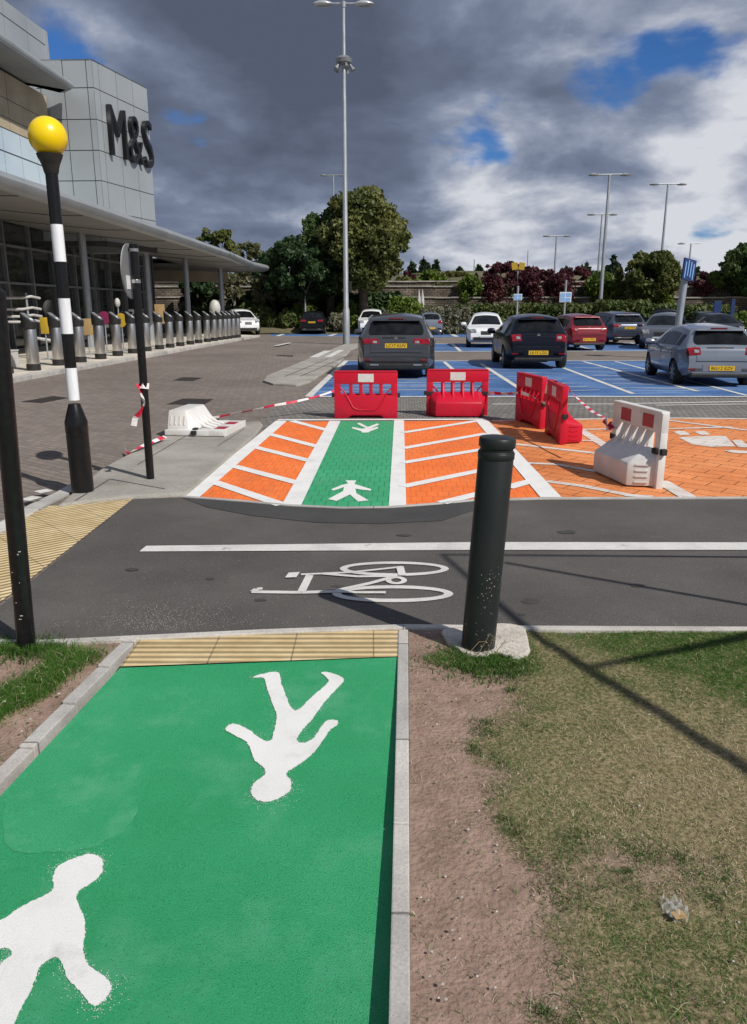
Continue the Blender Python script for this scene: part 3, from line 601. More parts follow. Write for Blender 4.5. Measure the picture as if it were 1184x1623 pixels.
def blade_mat():
    m, nt, b = new_mat('grass_blades'); b.inputs['Roughness'].default_value = .6; b.inputs['Specular IOR Level'].default_value = .2; L = nt.links.new
    at = nd(nt, 'ShaderNodeVertexColor'); at.layer_name = 'tint'; L(at.outputs['Color'], b.inputs['Base Color'])
    tr = nd(nt, 'ShaderNodeBsdfTranslucent'); L(at.outputs['Color'], tr.inputs['Color']); mx = nd(nt, 'ShaderNodeMixShader'); mx.inputs[0].default_value = .3
    L(b.outputs[0], mx.inputs[1]); L(tr.outputs[0], mx.inputs[2]); L(mx.outputs[0], nt.nodes['Material Output'].inputs['Surface']); return m
M['blades'] = blade_mat()
def blades(name, x, y, h, w, tint, lean=.7, left=False):
    n = len(x); a = rng.uniform(0, 2 * np.pi, n); la = rng.uniform(0, 2 * np.pi, n); ll = h * lean * rng.uniform(.3, 1.3, n)
    z = -.004 + (fbm(x, y, 2.2, 5) - .5) * .035 + (vdrop(y) if left else 0); dx = np.cos(a) * w; dy = np.sin(a) * w
    V = np.zeros((n, 5, 3)); lx = np.cos(la) * ll; ly = np.sin(la) * ll
    V[:, 0] = np.stack([x - dx, y - dy, z], 1); V[:, 1] = np.stack([x + dx, y + dy, z], 1)
    V[:, 2] = np.stack([x + dx * .7 + lx * .35, y + dy * .7 + ly * .35, z + h * .55], 1); V[:, 3] = np.stack([x - dx * .7 + lx * .35, y - dy * .7 + ly * .35, z + h * .55], 1)
    V[:, 4] = np.stack([x + lx, y + ly, z + h * np.clip(1.05 - .3 * lean, .2, 1)], 1)
    idx = np.arange(n)[:, None] * 5
    quads = (idx + np.array([0, 1, 2, 3])).astype(np.int32); tris = (idx + np.array([3, 2, 4])).astype(np.int32)
    me = bpy.data.meshes.new(name); me.vertices.add(n * 5); me.vertices.foreach_set('co', V.ravel())
    me.loops.add(n * 7); me.loops.foreach_set('vertex_index', np.concatenate([quads, tris], 1).ravel())
    me.polygons.add(n * 2); ls = np.stack([np.arange(n) * 7, np.arange(n) * 7 + 4], 1).ravel(); me.polygons.foreach_set('loop_start', ls.astype(np.int32))
    me.update(calc_edges=True); me.validate()
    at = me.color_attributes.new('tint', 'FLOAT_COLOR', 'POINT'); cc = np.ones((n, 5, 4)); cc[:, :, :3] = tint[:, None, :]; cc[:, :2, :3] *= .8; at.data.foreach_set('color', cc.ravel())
    me.materials.append(M['blades']); o = bpy.data.objects.new(name, me); COL.objects.link(o); return struct(o, 'stuff')
def scatter(name, poly, N, left, ext, base_h):
    x = rng.uniform(ext[0], ext[1], N); y = rng.uniform(ext[2], ext[3], N); k = in_poly(x, y, poly); x, y = x[k], y[k]
    g, d = cover(x, y, left); k = rng.uniform(0, 1, len(x)) < np.clip(g ** 1.3 + .015, 0, 1); x, y, g, d = x[k], y[k], g[k], d[k]
    n = len(x); u = rng.uniform(0, 1, (n, 1)); v = rng.uniform(0, 1, n)
    green = np.array([.06, .125, .025]) * (1 - u) + np.array([.14, .21, .065]) * u
    lush = np.array([.045, .125, .015]) * (1 - u) + np.array([.09, .2, .03]) * u
    straw = np.array([.34, .275, .15]) * (1 - u) + np.array([.62, .54, .37]) * u
    isdry = v < np.clip(.10 + d * .85, 0, .93) if not left else v < .08
    lf = sstep(-.1, .3, (x - .95) * .75 + (y - 3.7) * .65); fresh = np.ones(n, bool) if left else (rng.uniform(0, 1, n) < lf) | ((np.abs(x - .5) < .3) & (y > 3.3))
    straw = straw * 1.1; t = np.where(isdry[:, None], straw, np.where(fresh[:, None], lush * 1.15, green * 1.25)) * rng.uniform(.75, 1.2, (n, 1))
    h = base_h * rng.uniform(.5, 1.35, n) * (1 + fresh * .35); w = rng.uniform(.0008, .0017, n)
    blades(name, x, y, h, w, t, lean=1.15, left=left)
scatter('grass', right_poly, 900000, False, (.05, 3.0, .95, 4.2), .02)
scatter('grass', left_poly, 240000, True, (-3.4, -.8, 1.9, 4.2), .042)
# crumbs and dead bits lying on the bare soil
n = 8000; x = rng.uniform(.1, 1.5, n); y = rng.uniform(1.0, 3.75, n); u = rng.uniform(0, 1, (n, 1))
blades('grass', x, y, rng.uniform(.003, .010, n), rng.uniform(.0006, .0014, n), np.where(u < .45, np.array([[.11, .08, .06]]), np.array([[.5, .42, .3]])) * rng.uniform(.7, 1.2, (n, 1)), lean=3.0)
# dry stalks lying in the grass
n = 420; x = rng.uniform(.35, 3.0, n); y = rng.uniform(1.1, 3.8, n)
blades('dry_stalks', x, y, rng.uniform(.025, .055, n), rng.uniform(.0008, .0016, n), np.array([[.6, .53, .4]]) * rng.uniform(.7, 1.15, (n, 1)), lean=2.6)
# coarser clumps along the ragged edge of the turf, and a few dead leaves
xs_, ys_ = [], []
for _ in range(900):
    cx, cy = rng.uniform(.15, 2.4), rng.uniform(1.1, 3.7); g0 = float(cover(np.array([cx]), np.array([cy]))[0][0])
    if not (.12 < g0 < .85): continue
    k = rng.integers(25, 80); sp0 = rng.uniform(.012, .035); xs_.append(cx + rng.normal(0, sp0, k)); ys_.append(cy + rng.normal(0, sp0, k))
x = np.concatenate(xs_); y = np.concatenate(ys_); n = len(x); u = rng.uniform(0, 1, (n, 1))
k = x > .11; x, y, u = x[k], y[k], u[k]; n = len(x)
blades('grass', x, y, rng.uniform(.016, .038, n), rng.uniform(.0009, .0019, n), (np.array([.05, .11, .02]) * (1 - u) + np.array([.12, .18, .055]) * u), lean=.9)
n = 70; x = rng.uniform(.2, 2.2, n); y = rng.uniform(1.2, 3.6, n)
blades('dead_leaves', x, y, rng.uniform(.012, .026, n), rng.uniform(.003, .007, n), np.array([[.28, .19, .1]]) * rng.uniform(.5, 1.5, (n, 1)), lean=2.4)
def tuft(name, c, n, r, h, tint):
    x = c[0] + rng.normal(0, r, n); y = c[1] + rng.normal(0, r * .7, n)
    return blades(name, x, y, h * rng.uniform(.5, 1.2, n), rng.uniform(.0015, .003, n), np.array([tint]) * rng.uniform(.7, 1.3, (n, 1)), lean=.8)
# ================================================================== STORE BUILDING
store = thing('store_building', 'large grey panelled store with long rounded canopy, dark glazing and raised letters on its tower', 'building', (-12, 33, 0))
SO = Vector((-12, 33, 0))
def part(mb, name, m, parent=store, o=SO, **k):
    mb.v = [tuple(Vector(p) - o) for p in mb.v]; return mb.build(name, m, parent, **k)
# rounded canopy edge
E = [AT(-130, 250, 14.0), AT(0, 297, 20.5), AT(126, 339, 27.5), AT(245, 370, 36.0), AT(334, 396, 44.5), AT(405, 421, 52.0), AT(427, 428.5, 54.7)]
zs = [4.72, 4.66, 4.58, 4.46, 4.34, 4.22, 4.16]
line = lambda y: -10.58 + .064 * y
edge = [Vector((line(0), 0, 4.8)), Vector((line(8), 8, 4.78))] + [Vector((line(p.y) if i < 5 else p.x, p.y, z)) for i, (p, z) in enumerate(zip(E, zs))]
edge += [Vector((-7.45, 55.6, 4.16)), Vector((-8.2, 56.2, 4.17)), Vector((-12, 57.2, 4.2)), Vector((-16, 57.6, 4.25))]
def canopy(name, edge, sec, m, depth_dir=None):
    mb = MB(); n = len(sec); vs = []; fs = []
    for i, p in enumerate(edge):
        d = (edge[min(i + 1, len(edge) - 1)] - edge[max(i - 1, 0)]); d.z = 0; d.normalize(); inw = Vector((-d.y, d.x, 0))
        if inw.x > 0 and inw.y > -.5: inw = -inw
        for s, z in sec: vs.append(p + inw * s + Vector((0, 0, z)))
    for i in range(len(edge) - 1):
        for k in range(n - 1): fs.append((i * n + k, (i + 1) * n + k, (i + 1) * n + k + 1, i * n + k + 1))
    mats = [0 if (k < 2) else 1 for i in range(len(edge) - 1) for k in range(n - 1)]
    mb.add(vs, fs); mb.m = mats; return mb
sec = [(5.2, .30), (1.2, -.06), (.34, -.05), (.12, .0), (.02, .12), (0, .2), (.05, .3), (.18, .38), (.5, .43), (5.2, .62)]
part(canopy('c', edge, sec, None), 'canopy', [M['soffit'], M['canopy_nose']], smooth=30)
# seams across the soffit
for y in range(10, 54, 4):
    mb = MB(); p = Vector((line(y), y, 4.66 - (y - 20) * .0136)); a = p + Vector((-.3, 0, -.062)); b = p + Vector((-5.2, -.6, .285)); mb.tube([a, p + Vector((-1.2, -.1, -.068)), b], .012, n=4)
    part(mb, 'soffit_seam', M['panel_joint'])
# lower glazing wall with mullions
gx = lambda y: -14.0 + .055 * (y - 30)
mb = MB(); a, b = Vector((gx(6), 6, 0)), Vector((gx(47), 47, 0)); d = (b - a).normalized(); nn = Vector((d.y, -d.x, 0)); rz = math.atan2(d.y, d.x); c = (a + b) / 2
mb.box((c.x - .1, c.y, 2.5), ((b - a).length, .06, 5.0), rz); glz = part(mb, 'glazing', M['store_glass'])
mb = MB(); L_ = (b - a).length
k = 0
while k < L_:
    p = a + d * k; mb.box((p.x, p.y, 2.5), (.09, .16, 5.0), rz); k += 2.05
for z in (.12, 2.62, 4.0): mb.box((c.x, c.y, z), (L_, .12, .08), rz)
mb.v = [tuple(Vector(p) - SO) for p in mb.v]; mb.build('mullion', M['mullion'], glz)
# dark shop floor wall behind and the brown end wall with its pale band
mb = MB(); mb.box((gx(47) - 2.6, 47.2, 2.6), (5.4, .3, 5.2), R(4)); part(mb, 'end_wall', M['panel_joint'])
mb = MB(); mb.box((-13.6, 55.6, 3.95), (7.0, .25, .95), R(0)); part(mb, 'end_band', M['stone'])
mb = MB(); mb.box((-22, 32, 2.5), (10, 50, 5.0), R(-3)); part(mb, 'interior_block', M['black_plastic'])
# columns under the canopy
for y, px in ((33, 141), (39.7, 238), (45.7, 299), (53.5, 353)):
    x = AT(px, 505, y).x; mb = MB(); mb.tube([(x, y, .1), (x, y, 4.75)], .155, n=20); part(mb, 'column', M['galv'], smooth=40)
# tower with letters
A_ = AT(145, 93, 34); A_.z = 0; B_ = Vector((-10.14, 38.1, 0)); top = AT(145, 93, 34).z
def wall_panels(p, q, z0, z1, rows, cols, m, name, thick=.3, joint=.035, parent=store):
    """clad wall between two ground points; joints are grooves between separate panels in one mesh"""
    mb = MB(); d = (q - p); L_ = d.length; d.normalize(); n = Vector((d.y, -d.x, 0)); rz = math.atan2(d.y, d.x)
    c = (p + q) / 2 - n * (thick / 2 + .02); mb.box((c.x, c.y, (z0 + z1) / 2), (L_, thick, z1 - z0), rz, mi=1)
    zr = rows if isinstance(rows, (list, tuple)) else [z0 + (z1 - z0) * i / rows for i in range(rows + 1)]
    xr = cols if isinstance(cols, (list, tuple)) else [i / cols for i in range(cols + 1)]
    for za, zb in zip(zr[:-1], zr[1:]):
        for xa, xb in zip(xr[:-1], xr[1:]):
            cc = p + d * (L_ * (xa + xb) / 2) - n * .015; mb.box((cc.x, cc.y, (za + zb) / 2), (L_ * (xb - xa) - joint, .03, zb - za - joint), rz)
    return part(mb, name, [m, M['panel_joint']], parent=parent, bevel=0)
Dl = Vector((-15.5, 34.2, 0))
zr = [4.4, 5.6, 6.75, 7.9, 9.05, 10.2, top]
tw = wall_panels(Dl, A_, 4.2, top, zr, [0, .25, .5, .72, .94, 1], M['panel'], 'tower_front', thick=.25)
wall_panels(A_, B_, 4.2, top, zr, [0, .1, .4, .7, 1], M['panel'], 'tower_side', thick=.25)
mb = MB(); mb.prism([A_[:2], B_[:2], (-16, 39), Dl[:2]], top - .06, top - .02); part(mb, 'tower_roof', M['panel_joint'])
mb = MB(); mb.prism([(B_.x - .02, B_.y), (-17, 39.5), (-17, 39.1), (B_.x - .3, B_.y - .3)], 4.2, top); part(mb, 'tower_back', M['panel'])
me = text_mesh('M&S', 2.9, .09, -.035)
d = (B_ - A_).normalized(); nrm = Vector((d.y, -d.x, 0))
ctr = AT(196, 207, (A_.y + B_.y) / 2 - .05); ctr = A_ + (B_ - A_) * .56 + nrm * .12; ctr.z = AT(172, 195, 34.6).z - .35
bbx = [v.co.x for v in me.vertices]; sx = (B_ - A_).length * .80 / (max(bbx) - min(bbx))
mx = Matrix(((d.x * sx, 0, nrm.x, ctr.x - SO.x), (d.y * sx, 0, nrm.y, ctr.y - SO.y), (0, 1.0, 0, ctr.z - SO.z), (0, 0, 0, 1)))
me.transform(mx); me.materials.append(M['black_gloss']); o = bpy.data.objects.new('sign_letters', me); COL.objects.link(o); o.parent = store
# upper facade: stone band, pale glazing, upper canopy, roof block
fx = lambda y: -13.1 + .05 * (y - 34)
P0, P1 = Vector((fx(8), 8, 0)), Vector((fx(34), 34, 0))
zc = AT(118, 141, 33).z
wall_panels(P0, P1, 7.95, zc, [7.95, 8.35, 9.0, zc], 8, M['stone'], 'stone_wall', joint=.03)
wall_panels(P0, P1, 4.9, 7.95, [4.9, 5.65, 6.4, 7.15, 7.95], 20, M['pale_glass'], 'upper_glazing', joint=.05)
tip = AT(118, 143, 33.2)
e2 = [Vector((tip.x - .05 * (33 - y), y, tip.z + .012 * (33 - y))) for y in (4, 12, 20, 27, 31.5)] + [Vector((tip.x, tip.y, tip.z)), Vector((tip.x - .5, tip.y + .55, tip.z))]
sec2 = [(3.2, .16), (.3, .0), (.1, .03), (.02, .1), (0, .17), (.06, .26), (.22, .33), (3.2, .6)]
part(canopy('u', e2, sec2, None), 'upper_canopy', [M['soffit'], M['canopy_nose']], smooth=30)
Q0, Q1 = Vector((-13.9, 14, 0)), AT(78, 92, 35.6); zt = AT(78, 50, 35.6).z; Q1.z = 0
Q0.x = Q1.x - .05 * (Q1.y - 14)
wall_panels(Q0, Q1, 9.9, zt, [9.9, 11.2, 12.1, zt], 12, M['panel'], 'roof_block', joint=.04)
mb = MB(); mb.box((Q1.x - 4, Q1.y - .1, (10 + zt) / 2), (8, .3, zt - 10), R(0)); part(mb, 'roof_block_end', M['panel'])

# ================================================================== STAINLESS BOLLARD ROW
def make_pay_bollard():
    r = thing('bollard', '', 'bollard')
    mb = MB(); mb.lathe([(.165, 0), (.168, .02), (.165, .155), (.15, .16)], 20); mb.build('base_ring', M['black_plastic'], r, smooth=40)
    mb = MB(); mb.lathe([(.148, .155), (.15, .16), (.15, .98), (.148, .985)], 24); mb.build('shaft', M['steel'], r, smooth=40)
    n = 24; vs = []; prof = [(.145, .98), (.175, 1.0), (.18, 1.1)]
    for rr, z in prof: vs += [(rr * math.cos(2 * math.pi * k / n), rr * math.sin(2 * math.pi * k / n), z) for k in range(n)]
    vs += [(.18 * math.cos(2 * math.pi * k / n), .18 * math.sin(2 * math.pi * k / n), 1.25 - .135 * math.cos(2 * math.pi * k / n) / 1.0) for k in range(n)]
    fs = [(i * n + k, i * n + (k + 1) % n, (i + 1) * n + (k + 1) % n, (i + 1) * n + k) for i in range(3) for k in range(n)] + [tuple(range(n))[::-1], tuple(range(3 * n, 4 * n))]
    hd = MB().add(vs, fs).build('head', M['black_plastic'], r, smooth=35)
    mt = Matrix.Rotation(math.atan2(.27, .36), 3, 'Y')
    mb = MB(); mb.box((0, 0, 1.257), (.34, .17, .012), mtx=mt); mb.build('sloped_plate', M['grey_sign'], hd)
    mb = MB(); mb.lathe([(.045, -.006), (.045, .006)], 16); mb.v = [tuple(mt @ Vector(p) + Vector((.07, 0, 1.215))) for p in mb.v]; mb.build('lens', M['sign_white'], hd)
    return r
spots = [(10, 592), (54, 587), (94, 579), (128, 574), (160, 569), (187, 564), (211, 560), (233, 556.5), (253, 553.5), (270, 551), (286, 548.5), (302, 546), (315, 544), (329, 542), (340, 540.5), (349, 539), (357, 538), (363, 537), (370, 536), (377, 535)]
words = 'first second third fourth fifth sixth seventh eighth ninth tenth eleventh twelfth thirteenth fourteenth fifteenth sixteenth seventeenth eighteenth nineteenth'.split()
proto = make_pay_bollard()
for i, (px, py) in enumerate(spots):
    o = proto if i == 0 else copy_tree(proto)
    p = G(px, py, .1); o.location = p; o.rotation_euler = (0, 0, R(-8)); sc = 1.07 if i < 8 else 1.07; o.scale = (sc, sc, sc)
    o['label'] = ('steel bollard with sloped black head, nearest of the row, half behind the black pole' if i == 0 else
                  'stainless steel bollard with sloped black head, farthest of the row beside the white car' if i == len(spots) - 1 else
                  'stainless steel bollard with sloped black head, %s from the near end of the row' % words[i])
    o['group'] = 'steel bollards along the store pavement'
# coloured boards, discs and the trolley rack standing on the pavement behind them
def board(name, label, cat, px, py, shape, w, h, hz, m, post=True, rz=0.0, Yoff=0):
    b = G(px, py, .1); r = thing(name, label, cat, b, rz)
    mb = MB()
    if shape == 'disc': mb.lathe([(w / 2, -.02), (w / 2, .02)], 24, axis='Y'); mb.v = [(p[0], p[1], p[2] * h / w + hz) for p in mb.v]
    elif shape == 'sphere': mb.lathe([(.001 + w / 2 * math.sin(math.pi * i / 10), hz - h / 2 * math.cos(math.pi * i / 10)) for i in range(11)], 18)
    else: mb.box((0, 0, hz), (w, .05, h))
    mb.build('panel', m, r, smooth=35, bevel=.01 if shape == 'board' else 0)
    mb = MB(); mb.tube([(0, .03, 0), (0, .03, hz)], .025, n=8); mb.box((0, .03, .015), (.36, .3, .03)); mb.build('stand', M['galv'], r)
    return r
board('pavement_sign', 'yellow board standing behind the second and third steel bollards', 'sign', 76, 570, 'board', .24, .5, 1.05, M['yellow'])
board('pavement_sign', 'tan board on a thin stand behind the row, between the beacon and the black signpost', 'sign', 142, 562, 'board', .4, .56, .95, M['tan'])
board('pavement_sign', 'magenta round disc on a stand beside a steel bollard', 'sign', 170, 560, 'disc', .42, .46, 1.25, M['magenta'])
board('pavement_sign', 'yellow round disc on a stand, left of the black signpost', 'sign', 196, 557, 'disc', .40, .52, 1.15, M['yellow'])
board('pavement_sign', 'pale tan board on a stand just right of the black signpost', 'sign', 257, 549, 'board', .42, .8, 1.35, M['tan'])
board('globe_lamp', 'white egg-shaped globe on a short post among the far bollards', 'lamp', 343, 536, 'sphere', .62, .9, 1.6, M['white_obj'])
board('globe_lamp', 'small white globe on a thin post above the yellow disc', 'lamp', 192, 553, 'sphere', .22, .36, 1.8, M['white_obj'])
def trolley_rack():
    b = Vector((-12.2, 25.6, .1)); r = thing('trolley_rack', 'pale metal trolley rack of bent rails in front of the dark store glass', 'rack', b, R(4))
    for z in (1.15, 1.32, 1.55, 1.9): 
        mb = MB(); mb.tube([(-1.2, 0, z), (.9, 0, z), (1.15, .1, z + .05), (1.25, .6, z)], .04, n=8); mb.build('rail', M['white_obj'], r, smooth=40)
    for x in (-1.1, 0, 1.0):
        mb = MB(); mb.tube([(x, .1, 0), (x, .1, 2.05)], .035, n=8); mb.build('post', M['galv'], r, smooth=40)
    mb = MB(); mb.tube([(1.0, -.2, 1.1), (1.3, -.3, .65), (1.9, -.3, .55)], .05, n=8); mb.build('arm', M['white_obj'], r, smooth=40)
trolley_rack()
b = G(15, 582, .1); mb = MB(); mb.box((0, 0, .22), (.4, .4, .44)); mb.box((0, 0, .45), (.44, .44, .04)); o = mb.build('planter', M['white_obj'], bevel=.015); o.location = b; tag(o, 'small square white planter box by the nearest steel bollard', 'planter')

# ================================================================== POSTS AND BEACON
def vpost(px, py, top): return G(px, py)
# belisha beacon
b = G(132, 784); bc = thing('belisha_beacon', 'tall black and white striped crossing beacon with a yellow globe', 'beacon', b)
zz = lambda px, py: AT(px, py, b.y).z
ys = [zz(118, 640), zz(111, 567), zz(103, 471), zz(98, 417), zz(92, 357), zz(79, 268)]
mb = MB(); mb.lathe([(.098, 0), (.098, .55), (.096, .60), (.096, ys[0] - .26), (.1, ys[0] - .25), (.1, ys[0] - .16), (.06, ys[0] - .03), (.05, ys[0])], 24); mb.build('base_sleeve', M['black_gloss'], bc, smooth=35)
rr = .05
zcuts = [ys[0] - .0] + ys[1:]
zcuts = [ys[0], zz(109, 541) if False else None]
segs = [(zz(117, 634), zz(112, 583), 'w'), (zz(112, 583), zz(107, 529), 'k'), (zz(107, 529), zz(101, 473), 'w'), (zz(101, 473), zz(96, 415), 'k'), (zz(96, 415), zz(92, 356), 'w'), (zz(92, 356), zz(76, 270), 'k')]
for z0, z1, c_ in segs:
    mb = MB(); mb.lathe([(rr, z0), (rr, z1)], 20); mb.build('white_band' if c_ == 'w' else 'black_band', M['white_band'] if c_ == 'w' else M['black_gloss'], bc, smooth=40)
z0 = zz(74, 272); z1 = zz(72, 247)
mb = MB(); mb.lathe([(.052, z0 - .02), (.06, z0), (.066, z0 + .03), (.075, (z0 + z1) / 2), (.098, z1 - .01), (.105, z1 + .012)], 24); mb.build('collar', M['black_plastic'], bc, smooth=35)
zg0, zg1 = zz(72, 249), zz(72, 184); rg = (zg1 - zg0) / 2; prof = []
for i in range(19):
    t = math.pi * i / 18; prof.append((max(.0005, rg * 1.0 * math.sin(t)), (zg0 + zg1) / 2 - rg * math.cos(t)))
mb = MB(); mb.lathe(prof, 36); mb.build('globe', M['yellow_globe'], bc, smooth=60)
# black signpost with round sign seen from behind
b = G(239, 764); sp = thing('signpost', 'black post holding a round grey sign seen from behind, with tape tied round it', 'signpost', b)
zt = AT(212, 393, b.y).z; bx = AT(212, 393, b.y).x - b.x
mb = MB(); mb.tube([(0, 0, 0), (bx, 0, zt)], .038, n=20); mb.lathe([(.04, zt - .01), (.042, zt), (.042, zt + .03), (.036, zt + .035)], 20, c=(bx, 0, 0)); mb.build('post', M['black_gloss'], sp, smooth=40)
rot = R(28); zc = AT(203, 430, b.y).z; rd = (AT(200, 381, b.y).z - AT(200, 470, b.y).z) / 2
sd = Vector((math.cos(rot + R(90)), math.sin(rot + R(90)), 0))
def sign_disc(mb, r_, z, th, off):
    q = MB(); q.lathe([(r_, -th), (r_, th)], 40, axis='Y'); ma = Matrix.Rotation(R(90), 3, 'Z'); q.v = [tuple(ma @ Vector(p) + off + Vector((0, 0, z))) for p in q.v]; mb.add(q.v, q.f); return mb
off = Vector((bx - .058, .03, 0))
mb = sign_disc(MB(), rd, zc, .004, off); mb.build('sign_plate', M['grey_sign'], sp)
mb = sign_disc(MB(), rd * .99, zc, .002, off + Vector((-.0075, .0008, 0))); mb.build('sign_face', M['sign_white'], sp)
for zq in (AT(205, 396, b.y).z, AT(205, 446, b.y).z):
    mb = MB(); mb.box((bx - .03, .02, zq), (.13, .03, .022), R(-30)); mb.lathe([(.041, zq - .016), (.041, zq + .016)], 20, c=(bx * zq / zt, 0, 0)); mb.build('clamp', M['steel'], sp, bevel=.002)
ma = Matrix.Rotation(R(90), 3, 'Z'); mb = MB(); mb.box((0, 0, 0), (.11, .004, .12)); mb.v = [tuple(ma @ Vector(p) + off + Vector((.008, 0, zc - .1)) + ma @ Vector((-.1, 0, 0))) for p in mb.v]; mb.build('sticker', M['sign_white'], sp)
# near black pole at the left edge
b = G(42, 1027); t_ = AT(-8, 470, b.y); np_ = thing('post', 'plain black metal pole at the left edge, rooted in the grass verge', 'post', b)
mb = MB(); mb.tube([(0, 0, -.05), (t_.x - b.x, 0, t_.z)], .044, n=28); mb.lathe([(.046, t_.z - .01), (.046, t_.z + .02), (.03, t_.z + .035)], 24, c=(t_.x - b.x, 0, 0)); mb.build('shaft', M['black_gloss'], np_, smooth=40)
mb = MB()
for i in range(10):
    z = random.uniform(.15, .55); a = R(random.uniform(-140, -40)); mb.box(((t_.x - b.x) * z / t_.z + .0443 * math.cos(a), .0443 * math.sin(a), z), (.002 + random.random() * .012, .002, .002 + random.random() * .004), a + R(90))
mb.build('scratches', M['bits'], np_)
tuft('grass_tuft', (b.x, b.y - .02), 900, .11, .06, (.06, .13, .025))
# foreground bollard
b = G(757, 1030); bl_ = thing('bollard', 'thick dark grey steel bollard with a grooved round cap beside the cycle track', 'bollard', b)
tp = AT(787, 690, b.y + .04); hh = tp.z; lean = Vector((tp.x - b.x, .0, hh)).normalized(); rb_ = .083
rotm = Vector((0, 0, 1)).rotation_difference(lean).to_matrix()
def leaned(mb): mb.v = [tuple(rotm @ Vector(p)) for p in mb.v]; return mb
ln_ = hh / lean.z
leaned(MB().lathe([(rb_, -.1), (rb_, ln_ - .068), (rb_ - .002, ln_ - .064)], 48)).build('shaft', M['bollard_paint'], bl_, smooth=40)
leaned(MB().lathe([(rb_ * .93, ln_ - .066), (rb_ * .93, ln_ - .048), (rb_ + .001, ln_ - .047), (rb_ + .003, ln_ - .043), (rb_ + .003, ln_ - .012), (rb_ - .002, ln_ - .003), (rb_ * .6, ln_ + .004), (.001, ln_ + .006)], 48)).build('cap', M['bollard_paint'], bl_, smooth=30)
leaned(MB().lathe([(rb_ + .0015, ln_ - .1), (rb_ + .003, ln_ - .098), (rb_ + .003, ln_ - .072), (rb_ + .0015, ln_ - .07)], 48)).build('ring', M['bollard_paint'], bl_, smooth=40)
mb = MB()
for i in range(85):
    z = abs(random.gauss(.0, .10)) + .0 if i > 45 else random.gauss(.36, .07); z = max(.03, min(.58, z)); a = random.gauss(-90, 26 if i < 60 else 45) + 14; a = R(a); s_ = random.choice([.0015, .0015, .002, .002, .003, .0045])
    mb.box(((rb_ + .0004) * math.cos(a), (rb_ + .0004) * math.sin(a), z), (s_, .0016, s_ * random.uniform(.7, 1.6)), a + R(90))
leaned(mb).build('paint_chips', M['bits'], bl_)
# rough concrete footing
mb = MB(); pts = [(700, 1006), (732, 1000), (800, 994), (832, 1003), (838, 1022), (836, 1042), (812, 1048), (786, 1040), (760, 1046), (722, 1034)]
P = [G(*q) for q in pts]; P = smooth_loop([(p.x, p.y, 0) for p in P], 3); c = G(770, 1020)
mb.prism([(p.x + random.uniform(-.008, .008), p.y + random.uniform(-.006, .006)) for p in P], -.05, .026); o = mb.build('concrete_footing', M['concrete'], bevel=.012); recenter(o, c); tag(o, 'rough pale concrete footing poured round the base of the dark grey bollard', 'footing')
tuft('grass_tuft', (G(770, 1050).x, G(770, 1050).y), 2600, .12, .045, (.06, .14, .022))
for dx in (-.06, -.02, .03, .07): 
    x0 = b.x + dx; mb = MB(); s_ = random.uniform(-.1, .1); mb.tube([(0, 0, 0), (s_ * .3, -.01, .05), (s_, -.015, .09 + random.random() * .06), (s_ * 1.7, -.02, .1)], [.002, .0018, .0015, .0006], n=5)
    o = mb.build('dry_stalk', M['tan'], smooth=60); o.location = (x0, b.y - .1, .0); tag(o, 'dry curled grass stalk at the foot of the dark bollard', 'stalk', 'dry stalks at the bollard foot')

